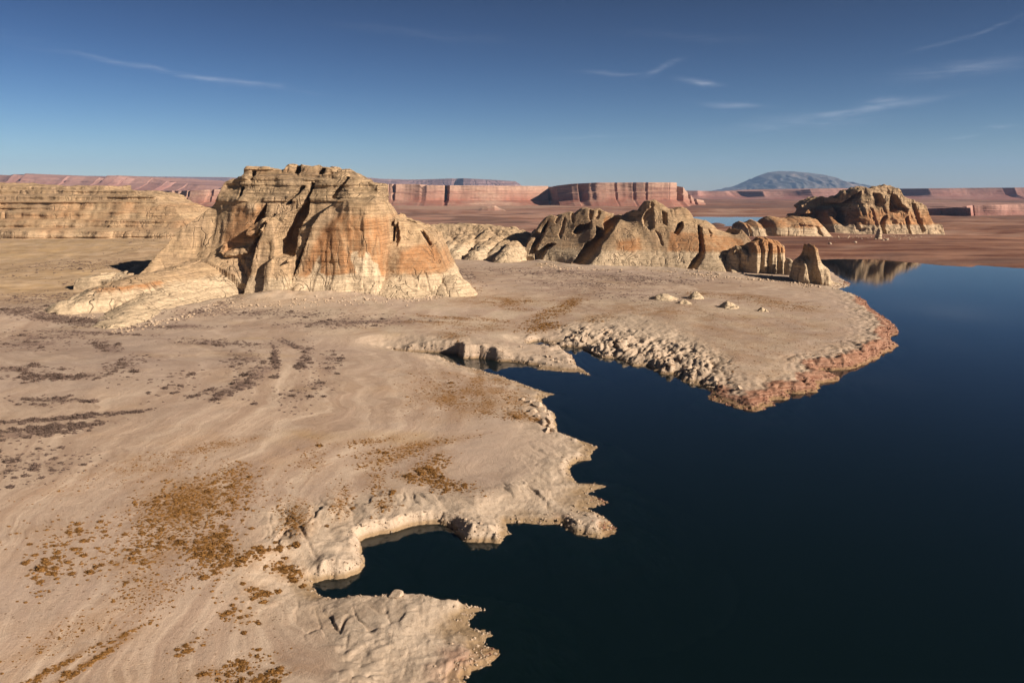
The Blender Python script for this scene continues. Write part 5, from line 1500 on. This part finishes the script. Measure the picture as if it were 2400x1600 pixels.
def boulder_mesh(seed, flat=.7, sub=2, rough=.22):
    import bmesh
    bm = bmesh.new()
    bmesh.ops.create_icosphere(bm, subdivisions=sub, radius=1.0)
    r = np.random.default_rng(seed)
    dirs = r.normal(size=(13, 3))
    dirs /= np.linalg.norm(dirs, axis=1)[:, None]
    cut = r.uniform(.45, .85, 13)
    for v in bm.verts:
        p = np.array(v.co)
        for d_, c_ in zip(dirs, cut):       # knock flat faces off the lump
            e = p @ d_ - c_
            if e > 0:
                p = p - d_ * e * .97
        p = p * (1 + rough * .25 * r.normal())
        v.co = (p[0], p[1], p[2] * flat)
    me = bpy.data.meshes.new('boulder')
    bm.to_mesh(me)
    bm.free()
    for pl in me.polygons:
        pl.use_smooth = False
    me.materials.append(SHORE_ROCK)
    return me


BM = [boulder_mesh(s, f) for s, f in ((1, .75), (2, .6), (3, .8), (4, .5), (5, .7), (6, .9))]
BIG = [boulder_mesh(s, f, 3, .06) for s, f in ((11, .7), (12, .6), (13, .65))]


def put_boulder(me, x, y, z, s, label, group=None, cat='boulder', name='boulder', sz=None):
    o = bpy.data.objects.new(name, me)
    C.objects.link(o)
    o.location = (x, y, z)
    o.rotation_euler = (random.uniform(-.25, .25), random.uniform(-.25, .25), random.uniform(0, 6.28))
    q = s if sz is None else sz
    o.scale = (s * random.uniform(.85, 1.25), s * random.uniform(.8, 1.15), q * random.uniform(.8, 1.15))
    return tag(o, label, cat, group)


# the rounded boulders on the point (photo pixel, radius in photo pixels)
for k, (px, py, rp) in enumerate([(1262, 945, 15), (1252, 958, 13), (1270, 957, 12), (1287, 978, 15), (1272, 985, 14), (1290, 993, 12), (1240, 938, 9), (1225, 933, 8), (1282, 1004, 12), (1296, 1005, 9), (1258, 972, 9)]):
    x_, y_, z_ = [float(v) for v in on_ground(np.array(float(px)), np.array(py + rp * .5))]
    s_ = rp * math.hypot(y_, CAM_H) / F_PX * 1.05
    put_boulder(BIG[k % 3], x_, y_, z_ + s_ * .12, s_, 'big smooth rounded pale boulder in the pile on the sandy point', 'rounded boulders on the sandy point')
x_, y_, z_ = [float(v) for v in on_ground(np.array(925.), np.array(1399.))]
put_boulder(BIG[1], x_, y_ + 1.0, z_ - .1, 2.3, 'white dome-shaped rock on the rim of the near cove', None, 'boulder')
x_, y_, z_ = [float(v) for v in on_ground(np.array(1733.), np.array(912.))]
put_boulder(BM[0], x_, y_, z_ + .5, 2.1, 'lone white block on the flat tip of the peninsula', None, 'boulder')
for px, py, s_ in ((2078, 563, 5), (2069, 564, 3.5), (2005, 566, 4), (1945, 572, 5)):
    x_, y_, z_ = [float(v) for v in on_ground(np.array(float(px)), np.array(float(py)))]
    put_boulder(BM[2], x_, y_, z_ + 1, s_, 'pale block fallen on the red plain before the domed butte', 'blocks below the domed butte')


def scatter_boulders(n, region, lo, hi, label, group, seed, sink=.15, tail=2.2):
    r = np.random.default_rng(seed)
    P = np.array(region, float)
    pts = []
    while len(pts) < n:
        q = r.uniform(P.min(0), P.max(0), (n * 3, 2))
        q = q[poly_sdf(q[:, 0], q[:, 1], P) > 0]
        pts.extend(q.tolist())
    pts = np.array(pts[:n])
    x, y, z = on_ground(pts[:, 0], pts[:, 1])
    for i in range(n):
        if z[i] < .1:
            continue
        s = lo + (hi - lo) * r.uniform() ** tail
        put_boulder(BM[int(r.integers(6))], x[i], y[i], z[i] + s * (.35 - sink), s, label, group)


scatter_boulders(26, [(345, 745), (420, 725), (520, 700), (560, 700), (480, 735), (360, 765)], .7, 2.2, 'broken rock strewn with scrub below the left ledges of the great butte', 'rubble below the left ledges', 31)
scatter_boulders(48, [(690, 702), (800, 692), (900, 690), (1000, 690), (1040, 690), (960, 712), (800, 716), (700, 712)], .5, 2.0, 'buff rock lump at the foot of the scree under the orange face', 'rubble under the orange face', 32)
scatter_boulders(36, [(1620, 630), (1700, 640), (1840, 644), (1850, 652), (1700, 652), (1610, 640)], .6, 2.4, 'pale rubble block along the foot of the fluted bluff', 'rubble along the fluted bluff', 33)
scatter_boulders(22, [(1862, 664), (1930, 668), (1980, 664), (1960, 676), (1890, 674)], .7, 2.6, 'block of dark rubble around the rock tower', 'rubble around the rock tower', 34)
def rock_slabs():
    """Long tilted slabs along the finned shore of the inlet."""
    r = np.random.default_rng(77)
    edge = np.array([(1300, 808), (1340, 806), (1385, 818), (1420, 828), (1460, 834), (1500, 850), (1540, 862), (1590, 880), (1640, 900)], float)
    for k in range(64):
        t = r.uniform(0, len(edge) - 1.001)
        i = int(t)
        q = edge[i] + (edge[i + 1] - edge[i]) * (t - i)
        up = r.uniform() ** 1.6
        q = q + np.array([up * 60 + r.normal(0, 6), -up * 52])
        x, y, z = [float(v) for v in on_ground(q[0], q[1])]
        if z < .2:
            continue
        L = (5.5 - 3.2 * up) * r.uniform(.6, 1.25)
        o = bpy.data.objects.new('tilted_rock', (BIG + BM[:2])[int(r.integers(5))])
        C.objects.link(o)
        o.location = (x, y, z + L * .02)
        o.rotation_euler = (r.normal(.05, .12), r.normal(-.18, .12), math.radians(71) + r.normal(0, .22))
        o.scale = (L, L * r.uniform(.3, .5), L * r.uniform(.35, .55))
        tag(o, 'large tilted white slab on the finned inlet shore' if up < .35 else 'smaller half-buried slab inland of the finned inlet shore', 'rock slab', 'tilted slabs on the finned shore')


rock_slabs()
scatter_boulders(40, [(1290, 812), (1340, 790), (1420, 780), (1560, 830), (1680, 880), (1680, 925), (1580, 880), (1450, 845), (1340, 814)], .5, 2.6, 'pale angular slab among the slanting fins of the inlet shore', 'slabs on the finned shore', 35)
scatter_boulders(26, [(1340, 1195), (1400, 1200), (1440, 1235), (1400, 1258), (1345, 1240), (1310, 1220)], .25, 1.0, 'jagged buff block on the broken headland east of the cove', 'blocks on the broken headland', 36)
scatter_boulders(20, [(1060, 1225), (1090, 1210), (1170, 1230), (1180, 1262), (1090, 1266)], .2, .8, 'cracked buff block on the headland inside the cove', 'blocks on the cove headland', 37)
scatter_boulders(22, [(1080, 1500), (1150, 1490), (1165, 1550), (1090, 1600), (1060, 1600)], .15, .6, 'rough stone on the crumbling near shore', 'stones on the near shore', 38)
scatter_boulders(22, [(1180, 846), (1260, 850), (1360, 866), (1340, 850), (1300, 822), (1220, 830)], .35, 1.6, 'white knob of rock on the narrow spit in the inlet', 'rock knobs on the spit', 39)

def shore_stones():
    r = np.random.default_rng(91)
    L = np.hypot(*np.diff(SHP, axis=0).T)
    yy = SHP[:-1, 1]
    w = np.where((SHP[:-1, 0] < 420) & (yy > 120) & (yy < 900), L, 0) * (.45 + .15 * SHA[:-1, 2]) / np.maximum(yy, 150) ** .5
    seg = r.choice(len(w), size=7000, p=w / w.sum())
    t = r.uniform(size=len(seg))
    p = SHP[seg] + (SHP[seg + 1] - SHP[seg]) * t[:, None]
    e = SHP[seg + 1] - SHP[seg]
    nrm = np.stack([-e[:, 1], e[:, 0]], 1) / np.maximum(np.hypot(e[:, 0], e[:, 1]), .01)[:, None]
    p = p + nrm * np.abs(r.normal(0, 1, len(seg)))[:, None] * (1.2 + .5 * SHA[seg, 1])[:, None] * .6
    z = ground_z(p[:, 0], p[:, 1])
    ok = (z > -.5) & (z < 5)
    p, z = p[ok], z[ok]
    oct_v = np.array([(1, 0, 0), (-1, 0, 0), (0, 1, 0), (0, -1, 0), (0, 0, 1), (0, 0, -1)], np.float32)
    oct_f = np.array([(0, 2, 4), (2, 1, 4), (1, 3, 4), (3, 0, 4), (2, 0, 5), (1, 2, 5), (3, 1, 5), (0, 3, 5)], np.int32)
    n = len(p)
    s = (.09 + .5 * r.uniform(size=n) ** 4) * (np.hypot(p[:, 0], p[:, 1]) / 220) ** .55
    V = oct_v[None] * (s[:, None] * r.uniform(.6, 1.4, (n, 3)))[:, None, :]
    V = V + r.normal(0, .22, V.shape) * s[:, None, None]
    a = r.uniform(0, 6.28, n)
    c, q = np.cos(a)[:, None], np.sin(a)[:, None]
    V = np.stack([V[:, :, 0] * c - V[:, :, 1] * q + p[:, :1], V[:, :, 0] * q + V[:, :, 1] * c + p[:, 1:], V[:, :, 2] * .8 + z[:, None]], -1)
    red = SHA[seg, 2][ok] > .55
    red_rock = mat_simple('red_shore_stone', (.17, .075, .05), (.34, .19, .13), .9, .6, .3)
    for nm, m, mt, lb in (('shore_rubble', ~red, mat_simple('shore_stone', (.24, .17, .115), (.42, .32, .23), .9, .6, .3), 'small pale broken stones strewn along the waterline'), ('red_shore_rubble', red, red_rock, 'small red broken stones along the ledgy red shore')):
        k = int(m.sum())
        Fk = oct_f[None] + (np.arange(k) * 6)[:, None, None]
        tag(obj(nm, mesh_np(nm, V[m].reshape(-1, 3), Fk.reshape(-1, 3), False), mt), lb, 'rubble', None, 'stuff')


shore_stones()


def foot_rubble():
    r = np.random.default_rng(93)
    lines = [([(690, 704), (780, 700), (900, 694), (1000, 690), (1070, 678)], 900, 7), ([(262, 772), (330, 762), (420, 742), (520, 716), (600, 706), (690, 704)], 700, 6), ([(1262, 618), (1340, 628), (1440, 630), (1560, 632), (1690, 644)], 500, 4), ([(1610, 640), (1700, 648), (1790, 650), (1850, 654), (1900, 672)], 700, 4), ([(150, 738), (230, 742), (330, 738)], 150, 4), ([(1940, 556), (2040, 556), (2120, 556), (2180, 550)], 260, 3)]
    P = []
    for ln, n, sp in lines:
        a = np.array(ln, float)
        t = r.uniform(0, len(a) - 1.001, n)
        i = t.astype(int)
        q = a[i] + (a[i + 1] - a[i]) * (t - i)[:, None]
        P.append(q + np.stack([r.normal(0, 5, n), np.abs(r.normal(0, sp * 1.3, n)) - 2], 1))
    P = np.concatenate(P)
    x, y, z = on_ground(P[:, 0], P[:, 1])
    n = len(x)
    ico_v = np.array([(1, 0, .1), (-.9, .2, 0), (.1, 1, .1), (0, -1, 0), (.1, .1, .8), (0, 0, -.8), (.7, .7, .3), (-.6, -.7, .35)], np.float32)
    ico_f = np.array([(0, 6, 4), (6, 2, 4), (2, 1, 4), (1, 7, 4), (7, 3, 4), (3, 0, 4), (6, 0, 5), (2, 6, 5), (1, 2, 5), (7, 1, 5), (3, 7, 5), (0, 3, 5)], np.int32)
    s = (.22 + 1.3 * r.uniform(size=n) ** 5) * np.clip(np.hypot(x, y) / 800, .8, 1.8)
    V = ico_v[None] * (s[:, None] * r.uniform(.6, 1.3, (n, 3)))[:, None, :] + r.normal(0, .15, (n, 8, 3)) * s[:, None, None]
    V = V + np.stack([x, y, z + .15 * s], 1)[:, None, :]
    Fq = ico_f[None] + (np.arange(n) * 8)[:, None, None]
    tag(obj('talus_rubble', mesh_np('talus_rubble', V.reshape(-1, 3), Fq.reshape(-1, 3), False), mat_simple('talus_stone', (.30, .21, .14), (.44, .33, .23), .7, .6, .3)), 'small fallen stones along the feet of the buttes and ridge', 'rubble', None, 'stuff')


foot_rubble()

# ------------------------------------------------------------------ shrubs
GOLD_MAT = mat_simple('golden_tumbleweed', (.10, .048, .014), (.25, .125, .038), 1.3)
DARK_MAT = mat_simple('dry_tamarisk', (.075, .05, .04), (.16, .11, .085), 1.1)


def shrub_geo(seed, nleaf, spiky, core=True, ring=7, lvs=((.7, 0.), (.74, .26), (.46, .54))):
    """A low mound of short twig blades round a dark core; unit radius."""
    r = np.random.default_rng(seed)
    V, Fq = [], []
    if core:
        b = len(V)
        for lv, (rad, z) in enumerate(lvs):
            for i in range(ring):
                a = 2 * math.pi * (i + .5 * lv) / ring
                q = rad * r.uniform(.8, 1.15)
                V.append((q * math.cos(a), q * math.sin(a), z * r.uniform(.85, 1.15)))
        V.append((0, 0, .66))
        for lv in range(len(lvs) - 1):
            for i in range(ring):
                j = (i + 1) % ring
                Fq.append((b + lv * ring + i, b + lv * ring + j, b + (lv + 1) * ring + i))
                Fq.append((b + lv * ring + j, b + (lv + 1) * ring + j, b + (lv + 1) * ring + i))
        for i in range(ring):
            Fq.append((b + (len(lvs) - 1) * ring + i, b + (len(lvs) - 1) * ring + (i + 1) % ring, b + len(lvs) * ring))
    for _ in range(nleaf):
        a, c = r.uniform(0, 6.283), r.uniform(.05, 1)
        s = math.sqrt(1 - c * c)
        d = np.array([s * math.cos(a), s * math.sin(a), c * .85])
        t = np.cross(d, r.normal(size=3))
        t /= np.linalg.norm(t) + 1e-6
        w = r.uniform(.08, .18)
        base = d * r.uniform(.45, .7)
        tip = d * r.uniform(.85, 1.0 + spiky) + r.normal(size=3) * .08
        b = len(V)
        V += [tuple(base - t * w), tuple(base + t * w), tuple(tip)]
        Fq.append((b, b + 1, b + 2))
    return np.array(V, np.float32), np.array(Fq, np.int32)


def scatter(clusters, seed, clump):
    """Ground points of a shrub population: x, y, z, size."""
    r = np.random.default_rng(seed)
    P, S = [], []
    for cx, cy, a, b, th, n, s in clusters:
        t = radians(th)
        m = int(n * 1.85)
        nc = max(2, m // clump)
        cc = r.normal(0, .5, (nc, 2))
        q = cc[r.integers(nc, size=m)] + r.normal(0, .32, (m, 2))
        u = cx + q[:, 0] * a * math.cos(t) - q[:, 1] * b * math.sin(t)
        v = cy + q[:, 0] * a * math.sin(t) + q[:, 1] * b * math.cos(t)
        P.append(np.stack([u, v], 1))
        S.append(s * np.exp(r.normal(-.15, .38, m)))
    P, S = np.concatenate(P), np.concatenate(S)
    x, y, z = on_ground(P[:, 0], P[:, 1])
    ok = (z > .5) & (P[:, 1] < 1640) & (P[:, 0] > -60) & (P[:, 0] < 2460)
    return P[ok], x[ok], y[ok], z[ok], S[ok]


def build_shrubs(clusters, seed, base, mat, name, cat, label_fn, group, spiky, clump, stuff_name, stuff_label, tall=1.0):
    P, x, y, z, S = scatter(clusters, seed, clump)
    d = np.sqrt(x ** 2 + y ** 2 + CAM_H ** 2)
    S = S * base * np.clip((d / 330) ** .25, .85, 1.5)
    order = np.argsort(-(S / d))
    variants = [shrub_geo(seed + k, 90, spiky + .15) for k in range(6)]
    vm = []
    for v, f in variants:
        me = mesh_np(name, v, f, False)
        me.materials.append(mat)
        vm.append(me)
    r = np.random.default_rng(seed + 50)
    med = float(np.median(S[order[:300]]))
    for i in order[:300]:
        o = bpy.data.objects.new(name, vm[int(r.integers(6))])
        C.objects.link(o)
        o.location = (x[i], y[i], z[i] - .12 * S[i])
        o.rotation_euler = (0, 0, r.uniform(0, 6.28))
        o.scale = (S[i] * r.uniform(.85, 1.3), S[i] * r.uniform(.85, 1.2), S[i] * tall * r.uniform(.75, 1.15))
        tag(o, ('large ' if S[i] > med * 1.12 else 'small ' if S[i] < med * .9 else 'middling ') + label_fn(P[i]), cat, group)
    rest = order[300:]
    small = [shrub_geo(seed + 80 + k, 9, spiky + .2, True, 5, ((.78, 0.), (.62, .38))) for k in range(8)]
    Vs, Fs, nv = [], [], 0
    for i in rest:
        v, f = small[int(r.integers(8))]
        a = r.uniform(0, 6.28)
        c, s = math.cos(a), math.sin(a)
        q = v * np.array([S[i] * r.uniform(.8, 1.3), S[i] * r.uniform(.8, 1.3), S[i] * tall * r.uniform(.7, 1.1)], np.float32)
        Vs.append(np.stack([q[:, 0] * c - q[:, 1] * s + x[i], q[:, 0] * s + q[:, 1] * c + y[i], q[:, 2] + z[i] - .12 * S[i]], 1))
        Fs.append(f + nv)
        nv += len(v)
    if Vs:
        o = obj(stuff_name, mesh_np(stuff_name, np.concatenate(Vs), np.concatenate(Fs), False), mat)
        tag(o, stuff_label, 'scrub', None, 'stuff')


def gold_label(p):
    u, v = p
    if v > 1480:
        return 'golden-brown round bush in the rows on the near sandy slope'
    if v > 1240 and u < 800:
        return 'golden-brown round bush at the lower edge of the big bush patch by the cove'
    if u < 660 and v > 1040:
        return 'golden-brown round bush in the upper part of the big bush patch'
    if v > 1000:
        return 'golden-brown round bush in the rows around the sand bowl'
    if v > 840:
        return 'golden-brown round bush on the striped sand of the boulder point'
    return 'golden-brown bush in the patches between the butte and the inlet'


def dark_label(p):
    u, v = p
    if v > 955:
        return 'dark purplish-brown bush in the straight rows on the bare left slope'
    if v > 770 and u < 900:
        return 'dark purplish-brown bush on the curved old shorelines left of the inlet'
    if u < 560:
        return 'dark scrub bush on the slopes below the layered mesa'
    return 'dark scrub bush on the flats before the butte and the fin ridge'


build_shrubs(GOLD, 41, .52, GOLD_MAT, 'golden_bush', 'bush', gold_label, 'golden bushes on the sand', .15, 9, 'golden_scrub', 'thin golden-brown scrub spread over the sand', .85)
build_shrubs(DARK, 42, .85, DARK_MAT, 'tamarisk_bush', 'bush', dark_label, 'dark bushes on the old shorelines', .35, 7, 'dark_scrub', 'thin dark scrub on the old shorelines and flats', .8)


# ------------------------------------------------------------------ haze
def build_haze():
    o = obj('haze', box_mesh('haze', -45000, 60000, -3000, 70000, -60, 2700))
    tag(o, None, None, None, 'stuff')
    t = NT('haze_air')
    pv = t.n.new('ShaderNodeVolumePrincipled')
    pv.inputs['Color'].default_value = (.36, .58, 1, 1)
    pv.inputs['Density'].default_value = 1.15e-5
    pv.inputs['Anisotropy'].default_value = 0.0
    t.l.new(pv.outputs[0], t.out.inputs['Volume'])
    o.data.materials.append(t.m)


build_haze()
